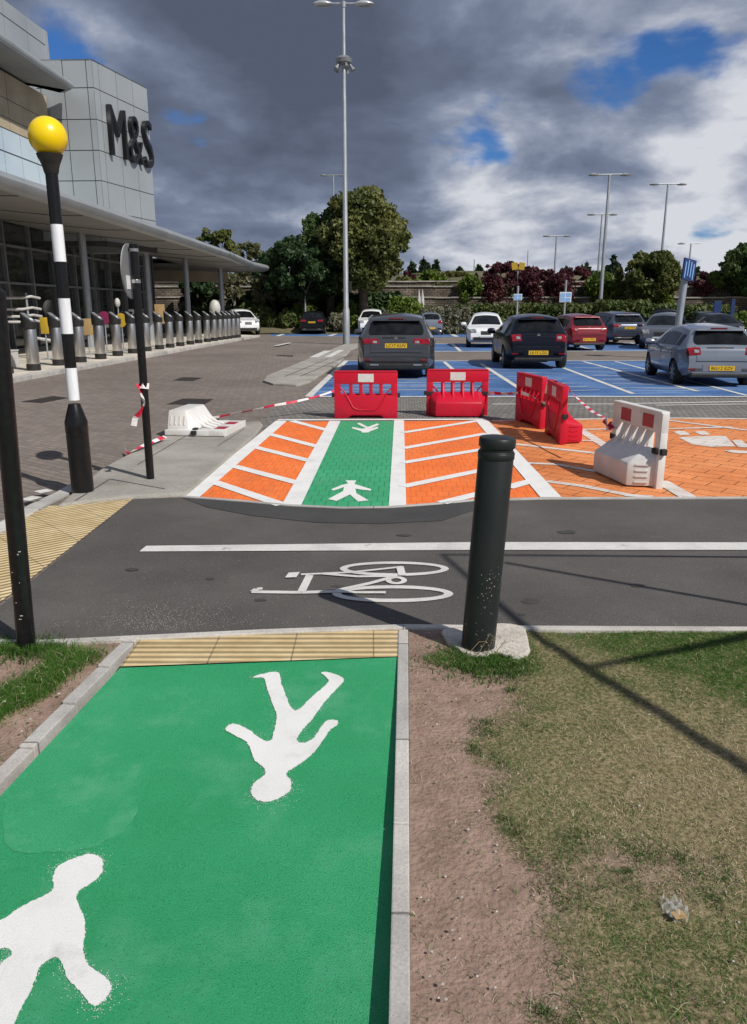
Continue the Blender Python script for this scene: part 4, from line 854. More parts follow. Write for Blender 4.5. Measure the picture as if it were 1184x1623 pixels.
# ================================================================== BARRIERS
def make_barrier(name, label, m, m_ref, blocks, lugs=True, slots=4):
    """water-filled barrier: thin panel with window slots, tank on the -y side; x is its length"""
    r = thing(name, label, 'barrier'); Lb, H, T = .98, .72, .075
    mb = MB()
    mb.box((0, 0, H - .095), (Lb, T, .19)); mb.box((-Lb / 2 + .05, 0, H - .28), (.1, T, .2)); mb.box((Lb / 2 - .05, 0, H - .28), (.1, T, .2))
    w = (Lb - .2) / 5
    for k in range(1, 5): mb.box((-Lb / 2 + .1 + w * k, 0, H - .28), (.055, T * .8, .2))
    # lower panel with foot cut-out
    zt = H - .36
    prof = [(-Lb / 2, 0), (-Lb / 2 + .2, 0), (-Lb / 2 + .27, .05), (Lb / 2 - .27, .05), (Lb / 2 - .2, 0), (Lb / 2, 0), (Lb / 2, zt), (-Lb / 2, zt)]
    vs = [(x, -T / 2, z) for x, z in prof] + [(x, T / 2, z) for x, z in prof]; n = len(prof)
    mb.add(vs, [tuple(range(n)), tuple(range(n, 2 * n))[::-1]] + [(i, n + i, n + (i + 1) % n, (i + 1) % n) for i in range(n)])
    pn = mb.build('panel', m, r, bevel=.012, smooth=35)
    # raised rims moulded on the flat back
    mb = MB(); yr_ = T / 2 + .001
    mb.tube([(-.40, yr_, .47), (-.34, yr_, .42), (-.20, yr_, .17), (-.12, yr_, .13), (.12, yr_, .13), (.20, yr_, .17), (.34, yr_, .42), (.40, yr_, .47)], .012, n=8)
    mb.build('moulded_rim', m, pn, smooth=60)
    mb = MB(); mb.box((0, 0, H + .004), (Lb - .02, T + .016, .02)); mb.build('top_lip', m, pn, bevel=.008)
    # tank: sloping shoulder, chamfered ends
    mb = MB(); x1, x2 = Lb / 2 - .04, Lb / 2 - .13; yb, yf = -T / 2 + .01, -T / 2 - .24
    lo = [(-x1, yb, .02), (x1, yb, .02), (x2, yf, .02), (-x2, yf, .02)]; md = [(-x1, yb, .27), (x1, yb, .27), (x2, yf, .235), (-x2, yf, .235)]; hi = [(-x1 + .02, yb, .385), (x1 - .02, yb, .385), (x2 - .06, yb - .05, .375), (-x2 + .06, yb - .05, .375)]
    q = lambda a, b: [(a + i, a + (i + 1) % 4, b + (i + 1) % 4, b + i) for i in range(4)]
    mb.add(lo + md + hi, [(3, 2, 1, 0)] + q(0, 4) + q(4, 8) + [(8, 9, 10, 11)])
    tk = mb.build('tank', m, r, bevel=.02, smooth=40)
    mb = MB()
    for sx in (-1, 1):
        for k in range(4): mb.box((sx * (x1 + x2) / 2 * 1.004, (yb + yf) / 2, .06 + .055 * k), (.018, .12, .012), rz=sx * math.atan2(x1 - x2, .24) * -1 + R(0))
    mb.build('moulded_rib', m, tk)
    for k in range(1, 5):
        x = -Lb / 2 + .1 + w * k; mb = MB(); mb.tube([(x, -.02, H - .2), (x, -.05, H - .3), (x, -.12, H - .40), (x, -.2, H - .46)], [.026, .028, .03, .02], n=8); mb.build('strut', m, r, smooth=50)
    for (x, wd) in blocks:
        for sy in (-1, 1):
            mb = MB(); mb.box((x, sy * (T / 2 + .002), H - .095), (wd, .004, .125)); mb.build('reflector', m_ref, r)
    if lugs:
        for sx in (-1, 1):
            mb = MB(); mb.box((sx * (Lb / 2 + .012), -.005, .36), (.06, .055, .06)); mb.box((sx * (Lb / 2 - .06), -.045, .36), (.09, .03, .055)); mb.build('rubber_lug', M['rubber'], r, bevel=.008)
    return r
red0 = make_barrier('barrier', '', M['red_plastic'], M['reflective_white'], [(0, .24)])
G_RED = 'red plastic barriers around the crossing'
def place(o, pos, rz, label, group): o.location = pos; o.rotation_euler = (0, 0, rz); o['label'] = label; o['group'] = group
def ground_mid(a, b): return (G(*a) + G(*b)) / 2
place(red0, ground_mid((533, 663), (627, 662.5)) + Vector((0, .0, 0)), R(180), 'red barrier squarely behind the green crossing, left of the pair, showing its flat back', G_RED)
o = copy_tree(red0); place(o, ground_mid((677, 660), (773, 660)) + Vector((0, .12, 0)), R(0), 'red barrier behind the orange hatching, right of the pair, showing its sloped tank', G_RED)
def place_line(o, near, far, label, grp, tank_right=True):
    """near/far: bottom corners of the flat panel; tank lies to the right when looking from near to far"""
    a, c = G(*near), G(*far); d = (c - a).normalized(); rz = math.atan2(d.y, d.x) + (0 if tank_right else math.pi)
    p = a + d * .49; place(o, p, rz, label, grp)
o = copy_tree(red0); place_line(o, (859, 681), (822, 667), 'red barrier turned edge-on behind the orange paint, the farther of two', G_RED)
o = copy_tree(red0); place_line(o, (891, 706), (870, 689), 'red barrier turned edge-on, the nearer of two, in front of its twin', G_RED)
wh0 = make_barrier('barrier', '', M['white_plastic'], M['reflective_red'], [(-.2, .2), (.24, .2)])
G_WH = 'white plastic barriers'
place_line(wh0, (1045, 776), (966, 742), 'white barrier with red reflectors standing on the worn orange paving', G_WH, tank_right=False)
wf = copy_tree(wh0); wf['label'] = 'white barrier fallen flat on the concrete island beside the black signpost'; wf['group'] = G_WH
b = G(268, 691, .035); wf.location = b + Vector((0.0, .0, .045))
yaw = R(4); ex = Vector((-.12, -1, 0)).normalized(); ez = Vector((1, -.02, .0)).normalized(); ey = ez.cross(ex); 
rm = Matrix((ex, ey, ez)).transposed(); wf.rotation_euler = rm.to_euler(); wf.location = b + Vector((.0, .49, .045)); wf.scale = (1, 1, 1.12)
# ================================================================== TAPE
def tape_mat():
    m, nt, b_ = new_mat('barrier_tape'); b_.inputs['Roughness'].default_value = .4; L = nt.links.new
    uv = nd(nt, 'ShaderNodeVertexColor'); uv.layer_name = 'along'; sp_ = nd(nt, 'ShaderNodeSeparateColor'); L(uv.outputs['Color'], sp_.inputs[0])
    r = nd(nt, 'ShaderNodeValToRGB'); r.color_ramp.interpolation = 'CONSTANT'; r.color_ramp.elements[0].color = (.62, .02, .06, 1); r.color_ramp.elements[1].position = .5; r.color_ramp.elements[1].color = (.75, .72, .72, 1)
    L(sp_.outputs[0], r.inputs[0]); L(r.outputs[0], b_.inputs['Base Color']); return m
M['tape'] = tape_mat()
def tape(label, pts, w=.06, period=.42, sag=.0, twist=.0, grp='strips of red and white tape'):
    P = [Vector(p) for p in pts]; path = []
    for a, c in zip(P[:-1], P[1:]):
        n = max(4, int((c - a).length / .05))
        for i in range(n):
            t = i / n; q = a.lerp(c, t); q.z -= sag * 4 * t * (1 - t) * (c - a).length; path.append(q)
    path.append(P[-1]); bm = bmesh.new(); lay = bm.verts.layers.float_color.new('along'); s = 0; prev = None; rows = []
    # cut so that stripes stay sharp: each half period is its own set of verts
    tot = [0]
    for a, c in zip(path[:-1], path[1:]): tot.append(tot[-1] + (c - a).length)
    def at(s_):
        for i in range(len(tot) - 1):
            if s_ <= tot[i + 1] or i == len(tot) - 2: return path[i].lerp(path[i + 1], (s_ - tot[i]) / max(1e-6, tot[i + 1] - tot[i]))
    L_ = tot[-1]; hp = period / 2; k = 0
    while k * hp < L_:
        s0, s1 = k * hp, min(L_, (k + 1) * hp); n = 4; rowsv = []
        for i in range(n + 1):
            s_ = s0 + (s1 - s0) * i / n; p = at(s_); tdir = (at(min(L_, s_ + .01)) - at(max(0, s_ - .01))).normalized(); side = Vector((0, 0, 1)); side = (side - tdir * side.dot(tdir)); 
            if side.length < .1: side = Vector((1, 0, 0))
            side.normalize(); side = Matrix.Rotation(.9 * math.sin(s_ * 2.3) + twist * s_, 3, tdir) @ side
            nn_ = tdir.cross(side) * .0008
            vs = [bm.verts.new(p + side * w / 2 + nn_), bm.verts.new(p - side * w / 2 + nn_), bm.verts.new(p - side * w / 2 - nn_), bm.verts.new(p + side * w / 2 - nn_)]
            for v in vs: v[lay] = ((.0 if k % 2 else 1.0), 0, 0, 1)
            rowsv.append(vs)
        for a, c in zip(rowsv[:-1], rowsv[1:]):
            for j in range(4): bm.faces.new((a[j], a[(j + 1) % 4], c[(j + 1) % 4], c[j]))
        k += 1
    me = bpy.data.meshes.new('barrier_tape'); bm.to_mesh(me); bm.free(); me.materials.append(M['tape']); o = bpy.data.objects.new('barrier_tape', me); COL.objects.link(o)
    recenter(o, P[0]); return tag(o, label, 'tape', grp)
Yp = G(239, 764).y
tape('red and white tape stretched from the fallen white barrier to the first red barrier', [AT(330, 663, 11.0), AT(372, 655, 11.4), AT(430, 643, 11.9), AT(500, 629, 12.4), AT(533, 618, 12.55)], w=.036, period=.42, sag=.012)
c = AT(228, 612, Yp)
tape('red and white tape knotted round the black signpost with its tail hanging loose', [c + Vector((.05, .0, 0)), c + Vector((.0, -.048, .01)), c + Vector((-.05, -.0, -.0)), AT(219, 612, Yp - .05), AT(226, 630, Yp - .06), AT(229, 642, Yp - .05), AT(221, 655, Yp - .06), AT(214, 664, Yp - .05), AT(212, 675, Yp - .05)], w=.055, period=.26, twist=3)
tape('red and white tape lying on the island kerb left of the black signpost', [G(199, 712, .06), G(203, 719, .05), G(212, 714, .06), G(232, 704, .08), G(262, 692, .09)], w=.05, period=.3, twist=1.5)
tape('red and white tape running from the right front red barrier to the edge-on pair', [AT(773, 622, 12.3), AT(800, 624, 12.0), AT(826, 622, 11.6)], w=.055, period=.3, sag=.01)
tape('red and white tape draped across the two edge-on red barriers', [AT(826, 622, 11.35), AT(842, 628, 11.2), AT(862, 640, 10.7), AT(868, 612, 10.5), AT(880, 606, 10.1), AT(898, 613, 9.8)], w=.05, period=.3)
tape('red and white tape sagging from the nearer edge-on red barrier to the standing white barrier', [AT(899, 614, 9.75), AT(920, 636, 9.2), AT(940, 653, 8.7), AT(962, 664, 8.3)], w=.038, period=.2, twist=1.2)
tape('crumpled knot of red and white tape at the far corner of the standing white barrier', [AT(962, 664, 8.05), AT(958, 672, 7.95), AT(966, 678, 7.9), AT(976, 677, 7.9), AT(970, 670, 7.95), AT(962, 680, 7.95), AT(974, 672, 7.9)], w=.06, period=.12, twist=6)
# ================================================================== LITTER ON THE GRASS
w = G(1068, 1452); mb = MB(); vs = []; n = 15
for i in range(n):
    for j in range(n):
        x = (i / (n - 1) - .5); y = (j / (n - 1) - .5); k = 1 - .25 * abs(x * y) * 4
        vs.append((x * .07 * k, y * .09 * k, .024 + .010 * math.sin(i * .9 + j * .4) + .007 * math.sin(j * 1.5 - i * .6) + .004 * random.random()))
mb.add(vs, [(i * n + j, (i + 1) * n + j, (i + 1) * n + j + 1, i * n + j + 1) for i in range(n - 1) for j in range(n - 1)])
M['wrapper'] = mat('clear_wrapper', (.75, .75, .74), rough=.12, spec=.6); M['wrapper'].node_tree.nodes['Principled BSDF'].inputs['Alpha'].default_value = .3
wr = thing('plastic_wrapper', 'crumpled clear plastic wrapper with a yellow patch lying on the grass', 'wrapper', w)
mb.build('film', M['wrapper'], wr, smooth=25); mb = MB(); mb.box((0, -.028, .03), (.036, .026, .004), R(12)); mb.build('patch', M['tan'], wr, bevel=.001)
mb = MB()
for i in range(70):
    p = G(random.choice([random.uniform(660, 800), random.uniform(660, 1180)]), random.uniform(1080, 1610)); s_ = random.uniform(.002, .006)
    q = MB().lathe([(.0003, -s_ * .6), (s_ * .8, -s_ * .2), (s_, s_ * .1), (s_ * .5, s_ * .55), (.0003, s_ * .65)], 6); mb.add([(v[0] * random.uniform(.8, 1.2) + p.x, v[1] + p.y, v[2] + .014) for v in q.v], q.f)
for i in range(60):
    p = G(random.uniform(0, 200), random.uniform(1030, 1240))
    if not bool(in_poly(np.array([p.x + .03]), np.array([p.y]), left_poly)[0]): continue
    s_ = random.uniform(.003, .009)
    q = MB().lathe([(.0003, -s_ * .6), (s_ * .8, -s_ * .2), (s_, s_ * .1), (s_ * .5, s_ * .55), (.0003, s_ * .65)], 6); mb.add([(v[0] + p.x, v[1] + p.y, v[2] + .012) for v in q.v], q.f)
struct(mb.build('gravel', M['bits'], smooth=50), 'stuff')
# ================================================================== CARS
HATCH = dict(L=4.0, W=1.72, H=1.49, r=.31, ax=(-1.28, 1.24), belt=(.95, .86),
  top=[(-2.0, .45), (-1.995, .58), (-1.98, .70), (-1.95, .82), (-1.92, .92), (-1.85, 1.0), (-1.53, 1.36), (-1.36, 1.43), (-.6, 1.49), (-.05, 1.48), (.35, 1.42), (.5, 1.37), (1.18, .97), (1.38, .92), (1.72, .84), (1.91, .73), (1.975, .58), (2.0, .42)])
SUV = dict(L=4.6, W=1.89, H=1.64, r=.36, ax=(-1.42, 1.43), belt=(1.06, .98),
  top=[(-2.30, .50), (-2.295, .62), (-2.285, .76), (-2.26, .90), (-2.22, 1.02), (-2.15, 1.10), (-1.82, 1.48), (-1.62, 1.58), (-.7, 1.64), (0, 1.63), (.4, 1.57), (.55, 1.51), (1.25, 1.08), (1.5, 1.03), (1.95, .95), (2.2, .84), (2.28, .68), (2.3, .52)])
def car_surface(sp):
    top = sp['top']; L, W = sp['L'], sp['W']
    def key(t, j):
        t = max(0, min(len(top) - 1 - 1e-6, t)); i = int(t); f = t - i
        a, b = top[i][j], top[i + 1][j]
        return a + (b - a) * f
    def cat(t, j):
        t = max(0, min(len(top) - 1 - 1e-6, t)); i = int(t); f = t - i; g = lambda k: top[max(0, min(len(top) - 1, k))][j]
        p0, p1, p2, p3 = g(i - 1), g(i), g(i + 1), g(i + 2); m1 = (p2 - p0) / 2; m2 = (p3 - p1) / 2
        d = p2 - p1
        lim = lambda m: 0 if m * d <= 0 else (math.copysign(min(abs(m), 3 * abs(d)), d))
        m1, m2 = lim(m1), lim(m2)
        return (2 * f ** 3 - 3 * f ** 2 + 1) * p1 + (f ** 3 - 2 * f * f + f) * m1 + (-2 * f ** 3 + 3 * f * f) * p2 + (f ** 3 - f * f) * m2
    def section(t):
        x = cat(t, 0); zt = cat(t, 1); u = x / (L / 2); au = abs(u)
        f = 1 - (.24 if u > 0 else .19) * max(0, (au - .60) / .40) ** 2.3
        w = W / 2 * f; zb = sp['belt'][0] + (sp['belt'][1] - sp['belt'][0]) * (u + 1) / 2; zb = min(zb, zt - .035)
        zbot = .24 + .10 * max(0, (au - .8) / .2); k = max(0.0, zt - zb)
        wr = w - .045 - max(0, k - .03) * .44; kk = min(1, k / .3)
        P = [(0, zbot), (w - .1, zbot), (w - .02, zbot + .13), (w, zbot + (zb - zbot) * .55), (w - .018, zb), (wr + .035, zt - .13 * kk - .006), (wr - .10, zt - .022 * kk), (0, zt + .035 * kk)]
        return x, P
    segs = [2, 3, 4, 5, 6, 4, 6]
    def point(t, s):
        x, P = section(t); s = max(0, min(6.99999, s)); i = int(s); f = s - i
        a, b = P[i], P[i + 1]
        if i in (2, 3, 5, 6):                                         # round the flanks and the roof
            g = lambda k: P[max(0, min(7, k))]
            pm = (-P[6][0], P[6][1]) if i == 6 else g(i + 2); p0 = g(i - 1)
            q = [.5 * (2 * a[j] + (-p0[j] + b[j]) * f + (2 * p0[j] - 5 * a[j] + 4 * b[j] - pm[j]) * f * f + (-p0[j] + 3 * a[j] - 3 * b[j] + pm[j]) * f ** 3) for j in (0, 1)]
        else: q = [a[0] + (b[0] - a[0]) * f, a[1] + (b[1] - a[1]) * f]
        return Vector((x, q[0], q[1]))
    return point, segs, cat
def make_car(name, label, kind, pos, heading, paint, scale=(1, 1, 1), plate='y', text='', group='cars in the car park', det=2, hatch=None):
    sp = SUV if kind == 'suv' else HATCH; point, segs, cat = car_surface(sp); NT = len(sp['top']) - 1; L, W = sp['L'], sp['W']
    root = thing(name, label, 'car', pos, heading, group); root.scale = scale
    ts = [i / 3 for i in range(NT * 3 + 1)]; ss = [i + k / segs[i] for i in range(7) for k in range(segs[i])] + [7.0]
    half = len(ss); ring = 2 * (half - 1); vs = []; fs = []
    for t in ts:
        pts = [point(t, s) for s in ss]; vs += pts + [Vector((p.x, -p.y, p.z)) for p in pts[-2:0:-1]]
    for i in range(len(ts) - 1):
        for k in range(ring): fs.append((i * ring + k, (i + 1) * ring + k, (i + 1) * ring + (k + 1) % ring, i * ring + (k + 1) % ring))
    fs.append(tuple(range(ring))); fs.append(tuple(range((len(ts) - 1) * ring, len(ts) * ring))[::-1])
    body = MB().add(vs, fs).build('body', [paint, M['black_plastic']], root, weld=False)
    # wheel arches cut out of the body
    ct = MB()
    for ax in sp['ax']:
        for sy in (-1, 1):
            q = MB().lathe([(sp['r'] + .055, -.2), (sp['r'] + .055, .2)], 28, axis='Y'); ct.add([(v[0] + ax, v[1] + sy * (W / 2 - .05), v[2] + sp['r']) for v in q.v], q.f)
    cut = ct.build('cutter', M['black_plastic']); md = body.modifiers.new('b', 'BOOLEAN'); md.operation = 'DIFFERENCE'; md.object = cut; md.solver = 'EXACT'
    try: md.material_mode = 'TRANSFER'
    except Exception: pass
    root_loc = root.matrix_world.copy(); bpy.context.view_layer.update()
    cut.matrix_world = root.matrix_world; bpy.context.view_layer.update()
    me = bpy.data.meshes.new_from_object(body.evaluated_get(bpy.context.evaluated_depsgraph_get())); body.modifiers.clear()
    if len(me.polygons) > 200: body.data = me
    me = body.data; bpy.data.objects.remove(cut)
    for p in me.polygons: p.use_smooth = True
    me.set_sharp_from_angle(angle=R(38)); me.name = 'body'
    def normal(t, s):
        e = .03; a = point(t + e, s) - point(t - e, s); b = point(t, min(7, s + e)) - point(t, s - e); n = a.cross(b)
        n = n.normalized() if n.length > 1e-9 else Vector((0, 0, 1))
        return -n if n.dot(point(t, s) - Vector((point(t, s).x * .85, 0, .7))) < 0 else n
    def patch(pname, t0, t1, s0, s1, m, off=.006, nt=8, ns=8, sides=(1, -1), joined=False, parent=None, slant=0.0, round_=0.0, tb=None):
        """panel lying on the body skin between stations t0..t1 and girth s0..s1"""
        res = []; mbj = MB()
        for sy in sides:
            mb = MB(); v = []
            for i in range(nt + 1):
                for k in range(ns + 1):
                    fs_ = k / ns; ft = i / nt; a0 = t0 + slant * fs_; a1 = (tb if tb is not None else t1 - slant * fs_) if False else t1 - slant * fs_
                    sq = s0 + round_ * abs(2 * ft - 1) ** 3; s = sq + (s1 - sq) * fs_; t = a0 + (a1 - a0) * ft; p = point(t, s) + normal(t, s) * off; v.append(Vector((p.x, p.y * sy, p.z)))
            f_ = [(i * (ns + 1) + k, (i + 1) * (ns + 1) + k, (i + 1) * (ns + 1) + k + 1, i * (ns + 1) + k + 1) for i in range(nt) for k in range(ns)]
            if joined: mbj.add(v, f_)
            else: mb.add(v, f_); res.append(mb.build(pname, m, parent or root, smooth=60))
        if joined: res.append(mbj.build(pname, m, parent or root, smooth=60, weld=True))
        return res
    # glass
    rw = patch('rear_window', 5.1, 5.98, 6.0, 7, M['glass'], off=.012, joined=True, nt=14, ns=10, round_=.14 if kind == 'suv' else .2)
    patch('windshield', 11.08, 11.95, 6.03, 7, M['glass'], joined=True, nt=10, round_=.08)
    for a, b in ((6.25, 7.3), (7.42, 8.9), (9.0, 11.35)):
        patch('side_window', a, b, 4.14, 4.9, M['glass'], slant=0.0 if a > 7 and b < 9 else (.12), nt=10, ns=6)
    # lamps and grille
    if kind == 'suv':
        patch('tail_light', 3.05, 4.15, 3.75, 6.42, M['tail_red'], off=.012, ns=14)
    else:
        patch('tail_light', 2.7, 4.75, 3.55, 6.26, M['tail_red'], off=.012, ns=12)
    hl = patch('headlight', 14.3, 15.55, 3.9, 6.3, M['lamp_clear'], off=.008, ns=12)
    patch('grille', 15.1, 16.1, 6.62, 7, M['black_plastic'], off=.008, joined=True)
    zt = lambda t: cat(t, 1)
    mb = MB(); mb.box((L / 2 - .02, 0, .40), (.1, W * .62, .14)); mb.build('lower_intake', M['black_plastic'], root, bevel=.02)
    if kind == 'suv':
        mb = MB(); mb.box((-L / 2 + .075, 0, .335), (.2, W * .80, .17)); mb.build('lower_bumper', M['black_plastic'], root, bevel=.05)
        for sy in (-1, 1):
            mb = MB(); mb.box((-L / 2 - .028, sy * W * .27, .375), (.02, .2, .05)); mb.build('exhaust_trim', M['steel'], root, bevel=.012)
        patch('bumper_crease', .75, .95, 4.3, 7, paint, off=.014, joined=True, nt=3)
    else:
        mb = MB(); mb.box((-L / 2 + .10, 0, .29), (.2, W * .74, .1)); mb.build('lower_bumper', M['black_plastic'], root, bevel=.03)
        mb = MB(); mb.box((-L / 2 - .001, 0, .47), (.012, .8, .17)); mb.build('plate_recess', paint, root, bevel=.005)
    if det > 1:
        patch('tailgate', 1.5, 5.02, 6.08, 7, paint, off=.010, joined=True, nt=14, ns=10)
        # shut lines of tailgate and doors, handles
        patch('tailgate_gap', 1.36, 1.5, 6.0, 7, M['black_plastic'], off=.004, joined=True, nt=2)
        for a in (7.36, 8.94, 11.9 if kind != 'suv' else 11.7): patch('door_gap', a, a + .04, 2.2, 4.0, M['black_plastic'], off=.0025, nt=1)
        for a in (7.75, 9.05):
            for sy in (-1, 1):
                p = point(a, 3.72); mb = MB(); mb.box((p.x, sy * (p.y + .012), p.z), (.19, .03, .035)); mb.build('door_handle', paint, root, bevel=.01)
        mb = MB(); p = point(4.5, 7); 
        mb.box((cat(4.6, 0) - .02, .05, cat(4.75, 1) + .0), (.018, .55, .014), R(0)); mb.build('wiper', M['black_plastic'], root)
        mb = MB(); x = cat(6.1, 0); z = cat(6.15, 1); mb.box((x - .01, 0, z + .028), (.05, .34, .025)); mb.build('brake_light', M['tail_red'], root, bevel=.006)
        if kind == 'suv':
            for sy in (-1, 1):
                pts = [point(t, 5.35) + Vector((0, 0, .035)) for t in (6.6, 7.2, 8, 9, 10, 10.8)]; mb = MB(); mb.tube([Vector((p.x, p.y * sy, p.z)) for p in pts], .016, n=8); mb.build('roof_rail', M['steel'], root, smooth=50)
    if det > 1:
        x5, z5 = cat(5.95, 0), cat(5.98, 1); mb = MB(); mb.box((x5 - .045, 0, z5 + .005), (.15, W * .60, .03), mtx=Matrix.Rotation(R(8), 3, 'Y')); mb.build('spoiler', paint, root, bevel=.012)
        tb = 4.55; mb = MB(); mb.lathe([(.04, -.006), (.042, .006)], 14); xb, zb_ = cat(tb, 0), cat(tb, 1); mb.v = [(xb - .02 - p[2], p[1], zb_ + p[0]) for p in mb.v]; mb.build('badge', M['steel'], root)
        for sy in (-1, 1):
            mb = MB(); mb.box((cat(.8, 0) - .004, sy * W * .36, .44 if kind != 'suv' else .50), (.03, .16, .035), R(-10 * sy)); mb.build('reflector', M['tail_red'], root, bevel=.004)
        for sy in (1, -1):
            patch('reversing_light', 3.15 if kind == 'suv' else 3.2, 3.6 if kind == 'suv' else 3.9, 5.95 if kind != 'suv' else 6.2, 6.2 if kind != 'suv' else 6.36, M['lamp_clear'], off=.017, nt=3, ns=3, sides=(sy,))
    # mirrors
    for sy in (-1, 1):
        p = point(11.3, 4.2); mb = MB(); c = Vector((p.x - .02, sy * (W / 2 + .12), p.z + .06))
        mb.lathe([(.001, -.11), (.06, -.1), (.085, -.05), (.09, .02), (.07, .08), (.001, .1)], 12, axis='Y'); mb.v = [(v[0] * .9 + c.x, v[1] * 1.2 + c.y, v[2] * 1.0 + c.z) for v in mb.v]; mb.box((c.x + .0, c.y - sy * .13, c.z - .06), (.06, .2, .035))
        mb.build('wing_mirror', paint if det > 1 else M['black_plastic'], root, smooth=50)
    # plates
    zpl = .47 if kind != 'suv' else .86
    xr_ = None
    for t in [i * .02 for i in range(300)]:
        if cat(t, 1) >= zpl: xr_ = cat(t, 0); break
    if kind != 'suv': xr_ = -L / 2
    mb = MB(); mb.box((xr_ - .012, 0, zpl), (.02, .52, .115)); pl = mb.build('number_plate', M['plate_yellow'], root, bevel=.003)
    if text:
        me = text_mesh(text, .105, .001); me.transform(Matrix(((0, 0, -1, xr_ - .024), (-1, 0, 0, 0), (0, 1, 0, zpl), (0, 0, 0, 1)))); me.materials.append(M['plate_ink'])
        o = bpy.data.objects.new('plate_text', me); COL.objects.link(o); o.parent = pl
    mb = MB(); mb.box((L / 2 + .012, 0, .47), (.03, .52, .11)); mb.build('number_plate', M['plate_white'], root, bevel=.003)
    # wheels
    r_ = sp['r']; prof = [(r_ * .62, -.1), (r_ * .9, -.105), (r_ * .985, -.085), (r_, -.05), (r_, .05), (r_ * .985, .085), (r_ * .9, .105), (r_ * .62, .1)]
    for ax in sp['ax']:
        for sy in (-1, 1):
            wy = sy * (W / 2 - .115); mb = MB(); mb.lathe(prof, 28, axis='Y'); mb.v = [(v[0] + ax, v[1] + wy, v[2] + r_) for v in mb.v]; wh = mb.build('wheel', M['rubber'], root, smooth=40)
            mb = MB(); q = MB().lathe([(r_ * .63, -.02), (r_ * .66, .0), (r_ * .63, .012)], 28, axis='Y'); mb.add(q.v, q.f)
            q = MB().lathe([(.001, .03), (.06, .03), (.065, .0)], 14, axis='Y'); mb.add(q.v, q.f)
            for k in range(7 if kind != 'suv' else 5):
                a = 2 * math.pi * k / (7 if kind != 'suv' else 5); mt = Matrix.Rotation(a, 3, 'Y'); mb.box(mt @ Vector((0, .012, r_ * .34)), (.05, .02, r_ * .58), mtx=mt)
            mb.v = [(v[0] + ax, v[1] * sy + wy + sy * .085, v[2] + r_) for v in mb.v]; mb.build('rim', M['rim'], wh, smooth=35)
    return root
def carpaint(name, c, c2=None, metal=.3, rough=.28): return mat(name, c, c2 or tuple(x * 1.12 for x in c), rough=rough, metal=metal, scale=2, coat=.75 if max(c) > .03 else .35, spec=.5 if max(c) > .03 else .25)
CP_ = dict(grey=carpaint('paint_dark_grey', (.075, .077, .082), metal=.5, rough=.22), navy=carpaint('paint_navy', (.005, .007, .015)), red=carpaint('paint_red', (.17, .006, .014), metal=.2), white=carpaint('paint_white', (.74, .75, .76), metal=0),
      silver=carpaint('paint_silver_blue', (.22, .25, .30), metal=.45), slate=carpaint('paint_slate_blue', (.06, .075, .11), metal=.4), black=carpaint('paint_black', (.007, .007, .008)), midgrey=carpaint('paint_mid_grey', (.11, .12, .14), metal=.4), dgreen=carpaint('paint_dark_green', (.02, .03, .025)))
def car_at(px, py, which, kind, head_deg, sx=1.0):
    """place a car so that the middle of its rear (which=-1) or front (which=1) axle stands over a surveyed ground point"""
    sp = SUV if kind == 'suv' else HATCH; p = G(px, py); ax = sp['ax'][0 if which < 0 else 1] * sx; a = R(head_deg)
    return p - Vector((math.cos(a), math.sin(a), 0)) * ax, a
def C(name, label, px, py, which, kind, head, paint, sc=(1, 1, 1), **k):
    p, a = car_at(px, py, which, kind, head, sc[0]); return make_car(name, label, kind, p, a, paint, sc, **k)
C('parked_car', 'dark grey estate car with its tail to us just behind the two front red barriers', 628, 596.5, -1, 'suv', 87.5, CP_['grey'], (1, 1.02, .93), text='LC17 KUV')
C('parked_car', 'silver blue hatchback with a rounded rear window nearest the right edge', 1125, 609.5, -1, 'hatch', 83, CP_['silver'], (1, 1.0, .88), text='BG12 EZV')
C('parked_car', 'navy people carrier with bright red tail lamps facing away, left of the red hatchback', 845, 583, -1, 'hatch', 88, CP_['navy'], (1.03, 1.05, 1.0), text='LK15 LZG')
C('parked_car', 'deep red hatchback parked facing away beyond the navy car', 922, 555, -1, 'hatch', 97, CP_['red'], (1, 1.03, .97), text='KF16 VRO')
C('parked_car', 'white car with its dark grille facing us, left of the navy car', 769, 550.5, 1, 'hatch', -97, CP_['white'], (1, 1.0, 1.0))
C('parked_car', 'slate blue tall car facing away, right of the red hatchback', 985, 546, -1, 'suv', 95, CP_['slate'], (1, 1.02, .93), text='EA68 NVB')
C('parked_car', 'mid grey car with its nose towards us behind the silver blue hatchback', 1046, 553, 1, 'hatch', -116, CP_['midgrey'], (1, 1.0, 1.0))
C('parked_car', 'black car far off in the bays left of the tall lamp post', 496, 529.5, -1, 'suv', 90, CP_['black'], (1, .95, .93), text='GN19 XHT', det=1)
C('parked_car', 'white tall car half hidden behind the dark grey estate car', 588, 530, 1, 'suv', -92, CP_['white'], (1, .95, 1.0), det=1)
C('parked_car', 'small pale silver car far off to the right of the dark grey estate car', 682, 531, -1, 'hatch', 90, CP_['silver'], (1, .97, .97), det=1)
C('parked_car', 'white car with dark windscreen parked at the far end of the steel bollard row', 390, 530.5, 1, 'suv', -68, CP_['white'], (1, .95, 1.0), det=1)
C('parked_car', 'dark blue car almost hidden behind the mid grey car', 1052, 533, -1, 'suv', 75, CP_['navy'], (1, 1, 1.0), det=1)
C('parked_car', 'dark green car showing only its roof beyond the silver blue hatchback', 1122, 534, -1, 'suv', 84, CP_['dgreen'], (1, 1.05, .92), det=1)
C('parked_car', 'black low car at the right, behind the roof of the silver blue hatchback', 1148, 541, 1, 'hatch', -95, CP_['black'], (1, 1, .96), det=1)

